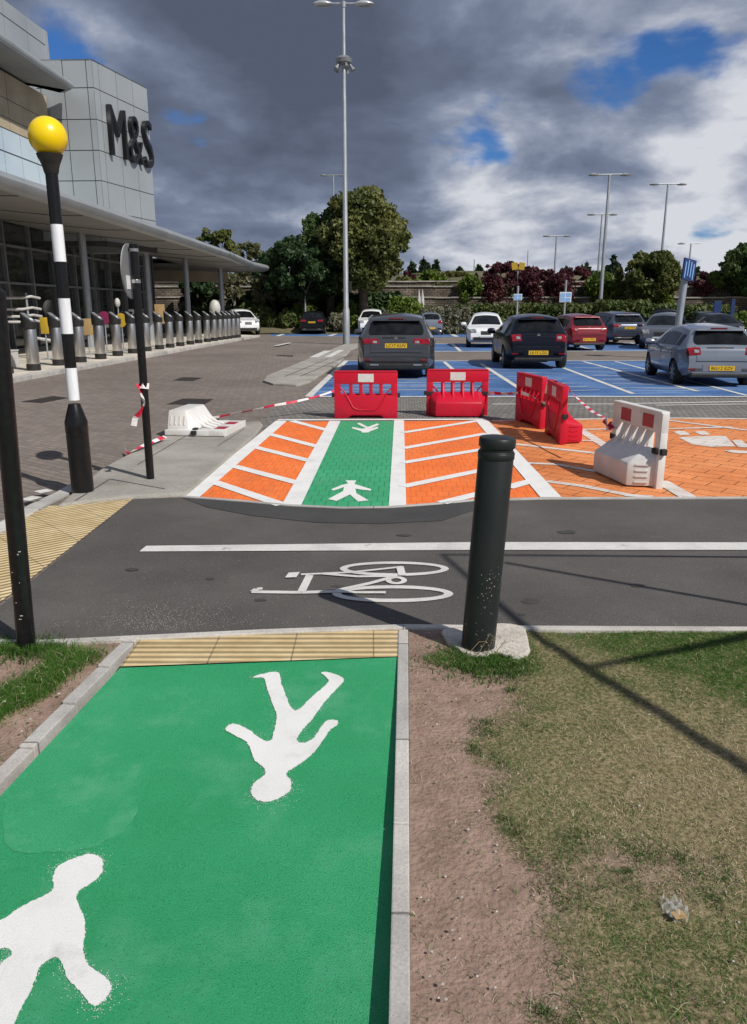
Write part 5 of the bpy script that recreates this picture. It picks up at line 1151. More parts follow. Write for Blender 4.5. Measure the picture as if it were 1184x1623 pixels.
# ================================================================== LAMP POSTS AND SIGNS
def lamp_post(label, base, top, heads=2, r=.09, name='lamp_post', arm=.75, ring=False):
    px, py = base; b = G(px, py); h = AT(top[0], top[1], b.y).z
    r0 = thing(name, label, 'lamp post', b, 0, 'lamp posts of the car park')
    mb = MB(); mb.lathe([(r * 1.35, 0), (r * 1.35, 1.6), (r, 1.72), (r * .6, h)], 18); mb.build('pole', M['galv'], r0, smooth=40)
    if heads:
        mb = MB(); mb.tube([(-arm if heads == 2 else 0, 0, h + .03), (arm, 0, h + .03)], r * .35, n=8); mb.lathe([(r * .8, h - .12), (r * .9, h + .1), (.02, h + .14)], 12); mb.build('arm', M['galv'], r0, smooth=40)
        for sx in ((-1, 1) if heads == 2 else (1,)):
            mb = MB(); prof = [(.002, -.1), (.28, -.08), (.36, -.01), (.33, .05), (.18, .11), (.002, .13)]; mb.lathe(prof, 20); mb.v = [(v[0] * 1.15 * arm / .75 + sx * arm * 1.15, v[1] * .6, v[2] * arm / .75 + h + .02) for v in mb.v]; hd = mb.build('lamp_head', M['grey_lamp'], r0, smooth=50)
            mb = MB(); mb.lathe([(.002, -.118), (.22, -.1), (.24, -.085)], 18); mb.v = [(v[0] * 1.1 * arm / .75 + sx * arm * 1.15, v[1] * .55, v[2] * arm / .75 + h + .02) for v in mb.v]; mb.build('diffuser', M['lamp_glass'], hd, smooth=50)
    return r0, h
lp, h = lamp_post('tall silver lamp post with two oval heads standing at the tip of the far island', (549, 546), (551.5, 7), 2, .125, arm=.78)
zc = AT(551, 98, G(549, 546).y).z
mb = MB(); mb.lathe([(.16, zc - .12), (.34, zc - .05), (.38, zc + .1), (.2, zc + .22), (.1, zc + .24)], 14); cc = mb.build('camera_cluster', M['grey_sign'], lp, smooth=35)
for a in (0, 75, 150, 215, 290):
    mb = MB(); v = Vector((math.cos(R(a)), math.sin(R(a)), 0)); mb.tube([v * .22 + Vector((0, 0, zc - .05)), v * .32 + Vector((0, 0, zc - .2)), v * .42 + Vector((0, 0, zc - .34))], [.05, .06, .12], n=10); mb.build('floodlight', M['grey_sign'], cc, smooth=40)
mb = MB(); zb = AT(549, 455, G(549, 546).y).z; mb.box((.2, 0, zb), (.14, .12, .5)); mb.build('control_box', M['black_plastic'], lp, bevel=.02)
def far_post(label, px, Yd, pyb, top, heads, r=.11, arm=.8):
    b = AT(px, 500, Yd); b.z = 0; pp = AT(top[0], top[1], Yd); r0 = thing('lamp_post', label, 'lamp post', b, 0, 'lamp posts of the car park'); h = pp.z
    mb = MB(); mb.lathe([(r * 1.2, 0), (r, 2), (r * .55, h)], 12); mb.build('pole', M['galv'], r0, smooth=40)
    if heads:
        mb = MB(); mb.tube([(-arm if heads == 2 else 0, 0, h), (arm, 0, h + .03)], .05, n=6); mb.build('arm', M['galv'], r0)
        for sx in ((-1, 1) if heads == 2 else (-1,)):
            mb = MB(); mb.lathe([(.002, -.1), (.34, -.07), (.4, 0), (.002, .12)], 14); mb.v = [(v[0] + sx * arm * 1.1, v[1] * .6, v[2] + h) for v in mb.v]; mb.build('lamp_head', M['grey_lamp'], r0, smooth=50)
    return r0
far_post('pale lamp post between the purple trees and green tree, thickest of the far posts', 950, 58, 0, (968, 277), 2, .15, 1.0)
far_post('thin lamp post just left of the thickest far lamp post', 943, 74, 0, (951, 340), 2, .12, .9)
far_post('lamp post behind the round green tree at the right', 1040, 66, 0, (1057, 292), 2, .13, 1.0)
far_post('single headed lamp post above the leaning blue sign', 1084, 82, 0, (1089, 386), 1, .12, .9)
far_post('pale lamp post behind the purple trees, left of the light blue signs', 875, 80, 0, (880, 374), 2, .13, .9)
far_post('short thin post with a dark top on the skyline left of the purple trees', 749, 100, 0, (749, 411), 0, .1)
far_post('thin post with a dark top on the skyline behind the yellow sign', 832, 100, 0, (833, 397), 0, .1)
far_post('distant twin headed lamp post partly behind the tallest tree', 531, 88, 0, (531, 278), 2, .13, .9)
def bay_sign(label, px, pyb, pyt, pys, pyb2, wpx, m):
    Yd = 46.5; b = AT(px, 500, Yd); b.z = 0; r0 = thing('bay_sign', label, 'sign', b, 0, 'light blue bay signs'); h = AT(px, pyt, Yd).z
    mb = MB(); mb.lathe([(.06, 0), (.06, h)], 12); mb.build('post', M['galv'], r0, smooth=40)
    z0, z1 = AT(px, pyb2, Yd).z, AT(px, pys, Yd).z; w = wpx / F * Yd
    mb = MB(); mb.box((0, -.08, (z0 + z1) / 2), (w, .03, z1 - z0)); pn = mb.build('panel', M['sign_white'], r0, bevel=.01)
    for q in ((-.24, .22), (.24, .22), (-.24, -.22), (.22, -.26)):
        mb = MB(); mb.box((q[0] * w, -.1, (z0 + z1) / 2 + q[1] * (z1 - z0)), (w * .4, .012, (z1 - z0) * .38)); mb.build('blue_field', M['sign_lightblue'], pn)
bay_sign('small light blue and white parking sign on a post behind the navy car', 819, 512, 453, 466, 476, 13, None)
bay_sign('larger light blue and white parking sign on a grey post behind the red car', 894, 511, 444, 463, 479, 18, None)
# leaning blue sign
b = G(1073, 560); Yd = 27.0; b = AT(1072, 540, Yd); b.z = 0; t_ = AT(1088, 414, Yd)
r0 = thing('zone_sign', 'dark blue sign board on a thick leaning silver pole above the silver blue hatchback', 'sign', b)
k = (AT(1085.5, 440, Yd) - AT(1075, 515, Yd)); k = k / k.z; 
mb = MB(); p515 = AT(1075, 515, Yd) - b; base_ = p515 - k * p515.z; mb.tube([base_, base_ + k * (t_.z)], .115, n=18); mb.build('pole', M['galv'], r0, smooth=40)
ctr = AT(1088, 428, Yd) - b + Vector((0, -.2, 0)); mt = Matrix.Rotation(R(38), 3, 'Z') @ Matrix.Rotation(R(6), 3, 'Y'); mb = MB(); mb.box(ctr, (.72, .06, .68), mtx=mt); pn = mb.build('board', M['sign_blue'], r0, bevel=.01)
mb = MB()
for q in (-.26, -.1, .06, .22): mb.box(ctr + mt @ Vector((q, -.036, random.uniform(-.05, .05))), (.05, .008, .5), mtx=mt)
mb.build('white_lettering', M['sign_lightblue'], pn)
# small far signs
c = AT(821, 422, 63); r0 = thing('yellow_sign', 'pair of small yellow panels on a thin post above the purple trees', 'sign', (c.x, 63, 0)); mb = MB(); mb.lathe([(.06, 0), (.06, c.z)], 8); mb.build('post', M['galv'], r0)
for dx in (-.28, .28): mb = MB(); mb.box((dx, -.1, c.z), (.46, .06, .56), mtx=Matrix.Rotation(R(8 * (1 if dx > 0 else -1)), 3, 'Y')); mb.build('panel', M['yellow'], r0, bevel=.02)
for lab, px, w_, y0, y1 in (('dark blue panel on two legs in front of the right hedge', 1137, .42, 477, 496), ('slim dark blue post beyond the hedge near the right edge', 1161, .2, 474, 502)):
    c = AT(px, (y0 + y1) / 2, 46); z1 = AT(px, y0, 46).z; r0 = thing('blue_post_sign', lab, 'sign', (c.x, 46, 0)); mb = MB(); mb.box((0, 0, z1 - .35 if w_ > .3 else z1 / 2), (w_, .12, 0.7 if w_ > .3 else z1)); mb.build('panel', M['sign_blue'], r0, bevel=.01)
    mb = MB(); [mb.box((sx * w_ * .3, 0, z1 / 2 - .1), (.06, .06, z1 - .3)) for sx in (-1, 1)]; mb.build('leg', M['sign_blue'], r0)
c = AT(458, 505, 53); mb = MB(); mb.tube([(0, 0, 0), (0, 0, 2.9), (-.25, 0, 3.05)], .06, n=8); mb.box((-.3, 0, 3.05), (.3, .14, .08)); o = mb.build('path_light', M['galv']); o.location = (AT(484, 490, 56).x, 56, 0); tag(o, 'short pale path light under the dark trees left of the lamp post', 'path light')
for sx, lab in ((664, 'left of a pair of small white pointed markers in front of the stone wall'), (669.5, 'right of a pair of small white pointed markers in front of the stone wall')):
    c = AT(sx, 470, 60.5); mb = MB(); mb.lathe([(.16, 0), (.15, .5), (.02, 1.35)], 10); o = mb.build('marker_cone', M['white_obj']); o.location = (c.x, 60.5, 1.75); tag(o, lab, 'marker', 'white pointed markers')

# ================================================================== BANK, WALL, PLANTS
YW = 62.0
mb = MB(); top_z = 3.15
xs = [-40, -20, -8, 4, 16, 28, 40, 60]
for tier, (y, z0, z1) in enumerate(((YW, -.1, 2.5), (YW + .9, 2.2, 3.35), (YW + 1.8, 3.2, 3.75))):
    mb.box((5, y + .35, (z0 + z1) / 2), (100, .7, z1 - z0))
o = mb.build('retaining_wall', M['wall_stone'], bevel=0); o.location = (0, 0, 0)
for y, z in ((YW - .04, 2.53), (YW + .86, 3.38), (YW + 1.76, 3.78)):
    mb = MB(); k = -45.0
    while k < 54:
        L_ = random.uniform(1.2, 2.2); mb.box((k + L_ / 2, y + .3, z + random.uniform(-.02, .02)), (L_ - .03, .72, .10)); k += L_
    mb.build('coping', M['slab'], o)
tag(o, 'long stepped stone retaining wall across the back of the car park', 'wall')
mb = MB(); vs = []; nx, ny = 60, 26
for j in range(ny):
    for i in range(nx):
        x = -70 + 150 * i / (nx - 1); y = YW + 2.4 + 70 * (j / (ny - 1)) ** 1.3; t = (y - YW - 2.4) / 70
        vs.append((x, y, 3.6 + 1.7 * min(1, t * 2.2) + .3 * math.sin(x * .21 + j * .4) * min(1, t * 5) + .55 * math.exp(-((x - 8) / 12) ** 2) * min(1, t * 3)))
mb.add(vs, [(j * nx + i, j * nx + i + 1, (j + 1) * nx + i + 1, (j + 1) * nx + i) for j in range(ny - 1) for i in range(nx - 1)]); struct(mb.build('hill', M['bank'], smooth=60))
mb = MB(); vs = []; nx, ny = 50, 6
for j in range(ny):
    for i in range(nx):
        x = -45 + 110 * i / (nx - 1); y = 53.5 + 8.6 * j / (ny - 1); vs.append((x, y, .02 + 1.25 * (j / (ny - 1)) ** 1.2 + .06 * math.sin(x * .7)))
mb.add(vs, [(j * nx + i, j * nx + i + 1, (j + 1) * nx + i + 1, (j + 1) * nx + i) for j in range(ny - 1) for i in range(nx - 1)]); struct(mb.build('planting_bed', M['bank'], smooth=60))

def leaf_cloud(name, clumps, n, size, m, parent=None, flat=1.0, droop=0.0):
    """many small leaf faces spread over and through overlapping clumps"""
    c = np.array([q[:3] for q in clumps]); r = np.array([q[3] for q in clumps]); wgt = r ** 2; idx = rng.choice(len(c), n, p=wgt / wgt.sum())
    d = rng.normal(0, 1, (n, 3)); d /= np.linalg.norm(d, axis=1, keepdims=True); rad = r[idx] * (rng.uniform(.35, 1.0, n) ** .45) * rng.uniform(.9, 1.12, n)
    p = c[idx] + d * rad[:, None] * np.array([1, 1, flat]); p[:, 2] -= droop * np.abs(rng.normal(0, 1, n)) * .2
    nrm = d * .55 + rng.normal(0, .6, (n, 3)); nrm /= np.linalg.norm(nrm, axis=1, keepdims=True)
    a = np.cross(nrm, rng.normal(0, 1, (n, 3))); a /= np.linalg.norm(a, axis=1, keepdims=True) + 1e-9; b = np.cross(nrm, a)
    s = size * rng.uniform(.55, 1.35, (n, 1)); V = np.zeros((n, 4, 3)); V[:, 0] = p - a * s * .55; V[:, 1] = p + b * s * .38; V[:, 2] = p + a * s * .75; V[:, 3] = p - b * s * .38
    me = bpy.data.meshes.new(name); me.vertices.add(n * 4); me.vertices.foreach_set('co', V.ravel()); me.loops.add(n * 4); me.loops.foreach_set('vertex_index', np.arange(n * 4, dtype=np.int32))
    me.polygons.add(n); me.polygons.foreach_set('loop_start', np.arange(0, n * 4, 4, dtype=np.int32)); me.update(calc_edges=True); me.materials.append(m)
    o = bpy.data.objects.new(name, me); COL.objects.link(o)
    if parent: o.parent = parent
    return o
def tree(name, label, px, Yd, base_z, py_top, wpx, py_low, m, n=5200, leaf=.42, trunk_r=.2, bark='bark', clumps=34, sparse=False, group=None, conif=False, lean=0.0, seed=0):
    rnd = random.Random(seed or int(px * 13 + Yd)); zt = AT(px, py_top, Yd).z; zl = AT(px, py_low, Yd).z; w = wpx / F * Yd / 2 * 1.0; b = AT(px, 480, Yd); b.z = base_z
    r0 = thing(name, label, 'tree', b, 0, group); H = zt - base_z; lo = zl - base_z
    cl = []; mid = (H + lo) / 2; hh = (H - lo) / 2
    for i in range(clumps):
        if conif:
            t = (i + .5) / clumps; rr = w * (1 - t) ** .9 + .08; a = rnd.uniform(0, 6.28); k = rnd.uniform(.2, .8); cl.append((rr * k * math.cos(a), rr * k * math.sin(a), lo + (H - lo) * t * .98, max(.12, rr * .5)))
        else:
            a = rnd.uniform(0, 6.28); u = rnd.uniform(-1, 1); k = rnd.uniform(.2, 1.1) ** .5 * .82; ww = math.sqrt(max(.05, 1 - u * u * .9)) * (1.0 if u < .1 else .92)
            cr = rnd.uniform(.15, .33) * min(w, hh * 1.1) * (.75 if sparse else 1); cl.append((w * k * ww * math.cos(a) + lean * u, w * k * ww * math.sin(a), mid + hh * u * .82, cr))
    for i in range(0 if conif else clumps // 2):             # stray sprays that break up the outline
        a = rnd.uniform(0, 6.28); u = rnd.uniform(-.75, 1.0); ww = math.sqrt(max(.04, 1 - u * u * .92)); k = rnd.uniform(.86, .98)
        cl.append((w * k * ww * math.cos(a) + lean * u, w * k * ww * math.sin(a), mid + hh * u * rnd.uniform(.86, .97), rnd.uniform(.07, .14) * min(w, hh)))
    leaf_cloud('crown', cl, n, leaf, M[m], r0, flat=.85)
    mb = MB(); hb = lo + (H - lo) * .55; jit = lambda s: rnd.uniform(-s, s)
    mb.tube([(0, 0, -.2), (jit(.1), jit(.1), hb * .4), (jit(.25), jit(.25), hb * .75), (jit(.3), jit(.3), hb)], [trunk_r * 1.25, trunk_r, trunk_r * .7, trunk_r * .3], n=9)
    for i in range(9 if not conif else 0):
        q = rnd.choice(cl); z0 = lo * .75 + rnd.uniform(0, .5) * (H - lo) * .6; st = Vector((0, 0, z0)); en = Vector(q[:3]); md_ = st.lerp(en, .5) + Vector((0, 0, .1 * H * rnd.random() - .02 * H)); mb.tube([st, md_, en], [trunk_r * .45, trunk_r * .28, trunk_r * .1], n=6)
    mb.build('trunk', M[bark], r0, smooth=50); return r0
def bush(name, label, px, Yd, base_z, py_top, wpx, m, n=1800, leaf=.24, boxy=False, depth=1.0, cat_='bush', group=None):
    rnd = random.Random(int(px * 7 + Yd * 3)); zt = AT(px, py_top, Yd).z - base_z; w = wpx / F * Yd / 2; b = AT(px, 490, Yd); b.z = base_z
    cl = []
    if boxy:
        k = max(4, int(w * 2 / .5))
        for i in range(k):
            for dy in (-.5, .5):
                x = -w + (i + .5) * 2 * w / k; hgt = zt * (1 + rnd.uniform(-.05, .03)); z = .3
                while z < hgt - .2: cl.append((x, dy * depth, z, .36)); z += .38
                cl.append((x, dy * depth, hgt - .3, .32))
    else:
        for i in range(22):
            a = rnd.uniform(0, 6.28); k = rnd.random() ** .6 * .75; u = rnd.uniform(.1, .8); sq = math.sqrt(max(.1, 1 - u * u)); cr = rnd.uniform(.28, .42) * min(w, zt); cl.append((w * k * sq * math.cos(a), w * k * sq * math.sin(a) * .8, zt * u - .0, cr))
        cl.append((0, 0, zt * .55, min(w, zt) * .5))
    o = leaf_cloud(name, cl, n, leaf, M[m], None); o.location = b; return tag(o, label, cat_, group)
GT = 'trees behind the car park'
tree('broadleaf_tree', 'tallest broad olive green tree just right of the tall lamp post', 576, 57, .9, 299, 142, 462, 'leaf_olive', n=26000, leaf=.24, trunk_r=.3, clumps=85, group=GT)
tree('broadleaf_tree', 'tall dark tree directly behind the tall lamp post, left half of the high clump', 524, 58, .9, 330, 118, 468, 'leaf_dark', n=17000, leaf=.24, trunk_r=.28, clumps=60, group=GT)
tree('broadleaf_tree', 'wide dark green tree left of the tall lamp post over the black car', 476, 57, .9, 378, 132, 480, 'leaf_deep', n=19000, leaf=.24, trunk_r=.24, clumps=70, group=GT)
tree('broadleaf_tree', 'lower dark tree behind the tip of the canopy', 432, 60, 1.0, 400, 64, 486, 'leaf_deep', n=4200, leaf=.34, trunk_r=.18, clumps=30, group=GT)
tree('slender_tree', 'loose pale tree with a ragged top rising over the canopy end', 348, 66, 3, 357, 78, 440, 'leaf_olive', n=3200, leaf=.34, trunk_r=.14, bark='bark_pale', clumps=30, sparse=True, group=GT)
tree('slender_tree', 'sparse pale tree between the canopy tip and the ragged tree', 398, 64, 3, 384, 62, 455, 'leaf_pale', n=2300, leaf=.3, trunk_r=.11, bark='bark_pale', clumps=26, sparse=True, group=GT)
tree('slender_tree', 'thin pale trunked tree under the canopy edge, left of the white car', 371, 59, 1.0, 432, 46, 478, 'leaf_pale', n=1500, leaf=.26, trunk_r=.1, bark='bark_pale', clumps=20, sparse=True, group=GT)
tree('slender_tree', 'thin pale trunked tree right of the white car below the canopy tip', 417, 58, 1.0, 436, 44, 484, 'leaf_pale', n=1500, leaf=.26, trunk_r=.1, bark='bark_pale', clumps=20, sparse=True, group=GT)
tree('broadleaf_tree', 'dark tree seen between the canopy columns', 318, 60, 1.0, 428, 66, 490, 'leaf_deep', n=3500, leaf=.34, trunk_r=.18, clumps=30, group=GT)
tree('broadleaf_tree', 'round olive green tree left of the leaning blue sign', 1024, 60, 1.0, 397, 98, 478, 'leaf_olive', n=20000, leaf=.22, trunk_r=.24, clumps=75, group=GT)
tree('broadleaf_tree', 'dark green tree cut by the right edge of the view', 1196, 62, 1.0, 384, 118, 470, 'leaf_dark', n=20000, leaf=.25, trunk_r=.28, clumps=90, seed=41, group=GT)
tree('purple_tree', 'purple leaved tree under the yellow sign, leftmost of the purple row', 796, 65, 3.6, 416, 88, 468, 'leaf_purple', n=6500, leaf=.24, trunk_r=.15, clumps=34, group=GT)
tree('purple_tree', 'purple leaved tree in the middle of the row, right of the yellow sign', 852, 64.8, 3.6, 421, 92, 470, 'leaf_purple', n=6500, leaf=.24, trunk_r=.15, clumps=34, group=GT)
tree('purple_tree', 'purple leaved tree behind the larger light blue sign', 906, 65, 3.6, 424, 84, 470, 'leaf_purple', n=6000, leaf=.24, trunk_r=.15, clumps=30, group=GT)
tree('purple_tree', 'purple leaved tree right of the leaning blue sign', 1105, 64, 3.0, 430, 84, 480, 'leaf_purple', n=6000, leaf=.24, trunk_r=.15, clumps=30, group=GT)
tree('purple_tree', 'small purple leaved tree just right of the tallest tree', 646, 66, 3.6, 430, 26, 458, 'leaf_purple', n=1300, leaf=.26, trunk_r=.1, clumps=16, group=GT)
GC = 'dark conifers on the skyline'
for px, yt, wd, lab in ((652, 416, 20, 'dark conifer on the skyline, leftmost of the hilltop clump'), (671, 409, 26, 'tallest dark conifer of the hilltop clump left of the green bushes'), (690, 413, 18, 'dark conifer at the right end of the hilltop clump'), (727, 424, 22, 'low dark conifer on the hilltop, left of the thin skyline post'), (757, 421, 20, 'low dark conifer on the hilltop, right of the thin skyline post'), (967, 405, 28, 'pointed dark conifer right of the thickest far lamp post'), (925, 418, 34, 'dark conifer left of the thickest far lamp post'), (802, 417, 22, 'dark conifer top showing above the purple row'), (895, 424, 30, 'blunt dark conifer behind the larger light blue sign'), (1100, 424, 24, 'dark conifer right of the leaning blue sign'), (1140, 428, 30, 'dark conifer left of the edge tree')):
    tree('conifer_tree', lab, px, 96, 5.2, yt, wd * 1.25, 446, 'conifer', n=1500, leaf=.5, trunk_r=.2, conif=True, clumps=26, group=GC)
GB = 'bushes and hedges along the back'
B = lambda *a, **k: bush('bush', *a, group=GB, **k)
B('pale green shrub on the slope above the wall, right of the tallest tree', 662, 70, 4.0, 436, 50, 'leaf_pale', n=1800)
B('olive shrub on the slope above the wall, right of the hanging bush', 772, 68, 3.8, 440, 44, 'leaf_olive', n=1800)
B('wide low olive shrub on the skyline slope behind the bright bushes', 712, 84, 5.0, 432, 110, 'leaf_olive', n=3000, leaf=.3)
B('rounded bright green bush above the wall, left of the pair of skyline conifers', 683, 66, 3.7, 430, 62, 'leaf_bright', n=2600)
B('tall bright green bush hanging over the stone wall in the middle', 744, 62.5, 1.6, 430, 54, 'leaf_bright', n=3400)
B('olive bush at the right end of the bright bushes above the wall', 716, 68, 3.7, 446, 44, 'leaf_olive', n=1500)
B('olive bush under the tallest tree above the wall', 640, 65, 3.6, 440, 46, 'leaf_olive', n=1600)
B('bright green shrub below the round olive tree, left part', 950, 62, 2.2, 432, 70, 'leaf_bright', n=3800)
B('bright green shrub below the round olive tree, right part', 1042, 61, 2.0, 448, 50, 'leaf_bright', n=2400)
B('yellow green bush between the purple tree and the edge tree', 1134, 63, 3.3, 432, 44, 'leaf_bright', n=2200)
B('dark bush right of the larger light blue sign', 925, 66, 3.5, 446, 50, 'leaf_dark', n=1600)
B('low bright green shrub left of the black car', 484, 57, .6, 484, 56, 'leaf_bright', n=2400)
B('round clipped green shrub between the white car and the black car', 456, 56, .5, 488, 30, 'leaf_hedge', n=1300)
B('bright green low shrub right of the tall lamp post', 646, 57.5, .6, 474, 74, 'leaf_bright', n=2800)
B('bright green low shrub under the tall lamp post', 556, 57.5, .6, 478, 64, 'leaf_bright', n=2400)
B('grey dry shrub under the tall lamp post, right of the black car', 536, 55, .3, 499, 40, 'leaf_grey', n=1700, leaf=.18)
B('grey dry shrub beside the white tall car', 606, 55.5, .3, 494, 44, 'leaf_grey', n=1700, leaf=.18)
B('big rounded hedge mass behind the white car at the bollards', 408, 58, .6, 481, 76, 'leaf_hedge', n=4200)
B('low hedge mass right of the white car at the bollards', 428, 56.5, .4, 500, 46, 'leaf_hedge', n=2000)
B('reddish shrub above the wall, right of the round olive tree', 1078, 64, 3.4, 446, 40, 'leaf_purple', n=2200)
B('olive shrub above the wall between the two light blue signs', 860, 63.6, 3.3, 452, 60, 'leaf_olive', n=2600)
B('dark green shrub hanging over the wall left of the two light blue signs', 800, 62.6, 2.2, 455, 44, 'leaf_dark', n=2400)
B('olive shrub above the wall left of the hanging bright bush', 700, 63.4, 3.2, 450, 40, 'leaf_olive', n=1800)
B('pale grassy shrub above the wall at the foot of the thickest far lamp post', 930, 63.0, 2.6, 456, 40, 'leaf_pale', n=1800)
for px_, w_, lab in ((778, 50, 'burgundy shrub spilling over the wall at the left end of the purple row'), (832, 60, 'burgundy shrub spilling over the wall below the yellow sign'), (884, 54, 'burgundy shrub spilling over the wall behind the larger light blue sign')):
    B(lab, px_, 62.6, 2.3, 434, w_ * 1.25, 'leaf_purple', n=3600, leaf=.22)
HG = lambda *a, **k: bush('hedge', *a, boxy=True, cat_='hedge', group=GB, **k)
HG('clipped grey green hedge block left of the white front-facing car', 705, 53.5, .1, 488, 76, 'leaf_grey', n=6500, leaf=.17, depth=1.0)
HG('dark low hedge behind the white front-facing car', 790, 57.5, .6, 482, 130, 'leaf_hedge', n=6000, leaf=.22)
HG('long low hedge behind the red car', 905, 57, .5, 481, 110, 'leaf_hedge', n=5200, leaf=.22)
HG('low hedge behind the slate blue car', 985, 56.5, .5, 477, 80, 'leaf_hedge', n=4200, leaf=.22)
HG('long low hedge under the leaning blue sign', 1085, 56, .4, 482, 150, 'leaf_hedge', n=7000, leaf=.22)
HG('pale trimmed hedge at the right edge of the car park', 1180, 47, .1, 498, 50, 'leaf_bright', n=3000, leaf=.2)
HG('dark hedge behind the steel bollards under the canopy end', 335, 57, .4, 487, 90, 'leaf_hedge', n=3800, leaf=.22)
bush('shrub_belt', 'wide dark shrub belt behind the trees left of the lamp post', 500, 61.2, 1.0, 462, 260, 'leaf_deep', n=6500, leaf=.34, boxy=True, depth=.6, cat_='shrubs', group=GB)

# ================================================================== INVENTED FRAME OUT OF VIEW (added to cast shadow bars on grass and track)
SUN_AZ = Vector((.735, -.678, 0)).normalized(); SUN_EL = R(43.5)
SUN = Vector((SUN_AZ.x * math.cos(SUN_EL), SUN_AZ.y * math.cos(SUN_EL), math.sin(SUN_EL)))
def lift(px, py, X):
    p = G(px, py); t = (X - p.x) / SUN.x; return p + SUN * t
fr = thing('shadow_frame', 'invented tubular frame out of view to the right, added to cast bars of shadow on the grass', 'frame', (3.6, 1.0, 0))
FX = 3.6
for nm, pts, r_ in (('brace', [(1260, 1272), (850, 1012), (700, 880)], [.036, .03, .016]), ('rail', [(700, 880), (1184, 884), (1500, 888)], .016), ('brace', [(800, 893), (1184, 960), (1400, 1000)], .02), ('brace', [(1400, 985), (1184, 1010), (930, 1060)], [.04, .03, .018])):
    P = [lift(*q, FX) - Vector((3.6, 1.0, 0)) for q in pts]; mb = MB(); mb.tube(P, r_, n=10); mb.build(nm, M['galv'], fr, smooth=40)
for pt in ((700, 880), (1500, 888)):
    t_ = lift(*pt, FX) - Vector((3.6, 1.0, 0)); 
    if pt[0] > 1000: mb = MB(); mb.tube([(t_.x, t_.y, 0), (t_.x, t_.y, t_.z)], .05, n=12); mb.build('post', M['galv'], fr, smooth=40)

# ================================================================== LIGHT AND SKY
sl = bpy.data.lights.new('sun', 'SUN'); sl.energy = 4.3; sl.angle = R(.53); sl.color = (1.0, .955, .88); so = bpy.data.objects.new('sun', sl); COL.objects.link(so); so.rotation_euler = SUN.to_track_quat('Z', 'Y').to_euler()
w = bpy.data.worlds.new('World'); S.world = w; w.use_nodes = True; nt = w.node_tree; nt.nodes.clear(); L = nt.links.new
out = nd(nt, 'ShaderNodeOutputWorld'); sky = nd(nt, 'ShaderNodeTexSky', sky_type='NISHITA'); sky.sun_disc = False; sky.sun_elevation = SUN_EL; sky.sun_rotation = math.atan2(SUN_AZ.x, SUN_AZ.y); sky.altitude = 50; sky.air_density = 1.0; sky.dust_density = .4; sky.ozone_density = 3.0
hue = nd(nt, 'ShaderNodeMix', data_type='RGBA', blend_type='MULTIPLY'); hue.inputs['Factor'].default_value = 1; hue.inputs['B'].default_value = (.34, .62, 1.02, 1); L(sky.outputs[0], hue.inputs['A'])
bg1 = nd(nt, 'ShaderNodeBackground'); bg1.inputs['Strength'].default_value = .085; L(hue.outputs['Result'], bg1.inputs['Color'])
tc = nd(nt, 'ShaderNodeTexCoord'); sp_ = nd(nt, 'ShaderNodeSeparateXYZ'); L(tc.outputs['Generated'], sp_.inputs[0])
def mth(op, a, b=None, c=None):
    n = nd(nt, 'ShaderNodeMath', operation=op)
    for i, q in enumerate((a, b, c)):
        if q is None: continue
        if isinstance(q, (int, float)): n.inputs[i].default_value = q
        else: L(q, n.inputs[i])
    return n.outputs[0]
zz_ = mth('ADD', mth('MAXIMUM', sp_.outputs[2], 0.0), .34)
cb = nd(nt, 'ShaderNodeCombineXYZ'); L(mth('DIVIDE', sp_.outputs[0], zz_), cb.inputs[0]); L(mth('DIVIDE', sp_.outputs[1], zz_), cb.inputs[1]); cb.inputs[2].default_value = 7.7
def noise(scale, detail=12, rough=.55, dist=0.0, off=(0, 0, 0)):
    mp = nd(nt, 'ShaderNodeMapping'); mp.inputs['Location'].default_value = off; L(cb.outputs[0], mp.inputs['Vector'])
    n = nd(nt, 'ShaderNodeTexNoise'); n.inputs['Scale'].default_value = scale; n.inputs['Detail'].default_value = detail; n.inputs['Roughness'].default_value = rough; n.inputs['Distortion'].default_value = dist; L(mp.outputs[0], n.inputs['Vector']); return n.outputs['Fac']
def blob(px, py, width):
    v = nd(nt, 'ShaderNodeVectorMath', operation='DOT_PRODUCT'); nn = nd(nt, 'ShaderNodeVectorMath', operation='NORMALIZE'); L(tc.outputs['Generated'], nn.inputs[0]); L(nn.outputs[0], v.inputs[0]); v.inputs[1].default_value = ray(px, py).normalized()
    m_ = nd(nt, 'ShaderNodeMapRange', interpolation_type='SMOOTHSTEP'); m_.inputs['From Min'].default_value = math.cos(R(width)); m_.inputs['From Max'].default_value = 1.0; L(v.outputs['Value'], m_.inputs['Value']); return m_.outputs[0]
big = noise(1.6, 4, .5); mid = noise(3.4, 12, .54, .2, (3.1, 1.7, 0)); fine = noise(9.0, 12, .6, .1, (9, 4, 2))
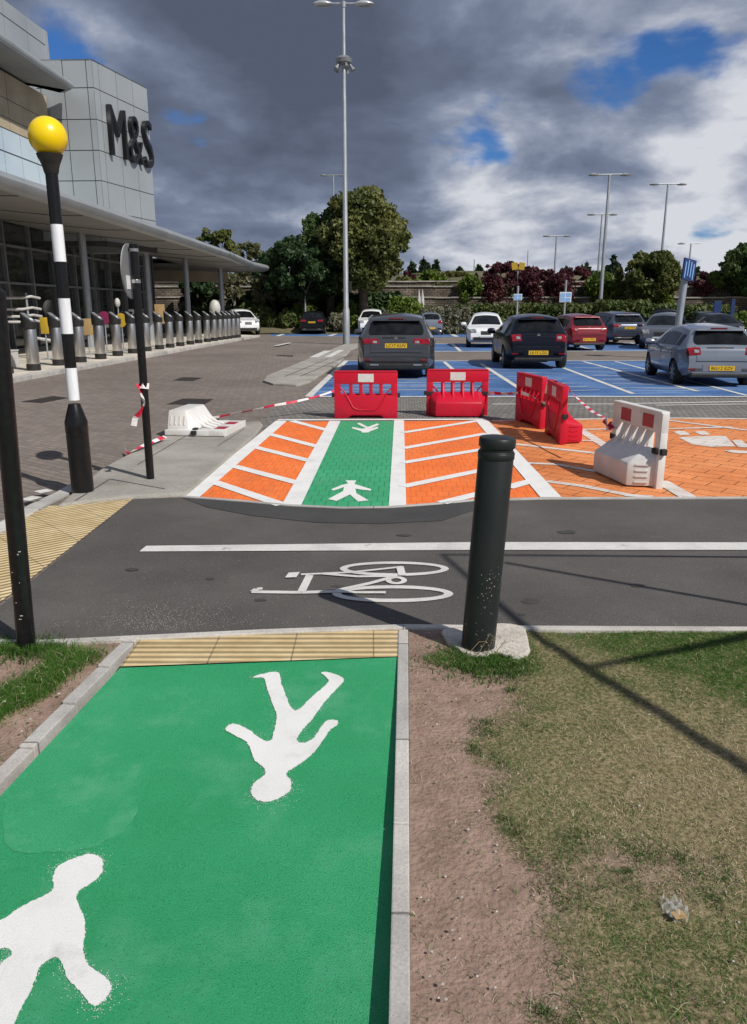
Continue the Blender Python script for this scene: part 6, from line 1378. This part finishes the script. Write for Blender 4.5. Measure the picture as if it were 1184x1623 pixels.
# cover: how much cloud; dens: how thick it is
bump = mth('ADD', mth('MULTIPLY', mth('SUBTRACT', mid, .5), 1.7), mth('MULTIPLY', mth('SUBTRACT', fine, .5), .45))
cov = mth('ADD', mth('ADD', .70, mth('MULTIPLY', mth('SUBTRACT', big, .5), .6)), mth('MULTIPLY', bump, .75))
for (px, py, wd, amt) in ((112, 60, 4.2, .62), (1072, 58, 2.8, .24), (1150, 85, 2.6, .16), (1165, 405, 4, .3), (740, 205, 5, .5), (310, 200, 4, .5), (1090, 335, 4, .3), (960, 105, 4, .3)):
    cov = mth('SUBTRACT', cov, mth('MULTIPLY', blob(px, py, wd), amt))
cov = mth('ADD', cov, mth('MULTIPLY', blob(470, 30, 17), .35))
mask = nd(nt, 'ShaderNodeMapRange', interpolation_type='SMOOTHSTEP'); mask.inputs['From Min'].default_value = .16; mask.inputs['From Max'].default_value = .42; L(cov, mask.inputs['Value'])
sh = noise(3.4, 12, .54, .2, (3.1 - .10, 1.7 + .10, -.06))
thick = mth('ADD', mth('ADD', mth('MULTIPLY', mth('SUBTRACT', cov, .4), .40), .36), mth('MULTIPLY', mth('SUBTRACT', sh, mid), 1.35))
thick = mth('ADD', thick, mth('MULTIPLY', blob(400, 50, 18), .27))
for (px, py, wd, amt) in ((200, 118, 5, .16), (1180, 150, 3.5, .14), (1110, 130, 8, .03), (690, 80, 5, .10), (965, 60, 6, .08), (800, 400, 7, .12), (470, 400, 6, .10), (1070, 400, 8, .14), (1160, 280, 7, .05)):
    thick = mth('SUBTRACT', thick, mth('MULTIPLY', blob(px, py, wd), amt))
lowb = nd(nt, 'ShaderNodeMapRange', interpolation_type='SMOOTHSTEP'); lowb.inputs['From Min'].default_value = .30; lowb.inputs['From Max'].default_value = .02; L(sp_.outputs[2], lowb.inputs['Value'])
thick = mth('SUBTRACT', mth('SUBTRACT', thick, .05), mth('MULTIPLY', lowb.outputs[0], .17))
ramp = nd(nt, 'ShaderNodeValToRGB'); e = ramp.color_ramp.elements; e[0].position = .04; e[0].color = (.66, .68, .73, 1); e[1].position = .86; e[1].color = (.09, .108, .16, 1)
for p_, c_ in ((.16, (.47, .50, .58)), (.28, (.30, .34, .44)), (.42, (.185, .225, .32)), (.60, (.13, .157, .23))): q = e.new(p_); q.color = rgba(c_)
L(thick, ramp.inputs['Fac'])
bg2 = nd(nt, 'ShaderNodeBackground'); L(ramp.outputs[0], bg2.inputs['Color']); bg2.inputs['Strength'].default_value = 1.0
mxs = nd(nt, 'ShaderNodeMixShader'); L(mask.outputs[0], mxs.inputs[0]); L(bg1.outputs[0], mxs.inputs[1]); L(bg2.outputs[0], mxs.inputs[2]); L(mxs.outputs[0], out.inputs['Surface'])
S.view_settings.view_transform = 'Standard'; S.view_settings.look = 'None'; S.view_settings.exposure = 0; S.view_settings.gamma = 1
S.render.engine = 'CYCLES'
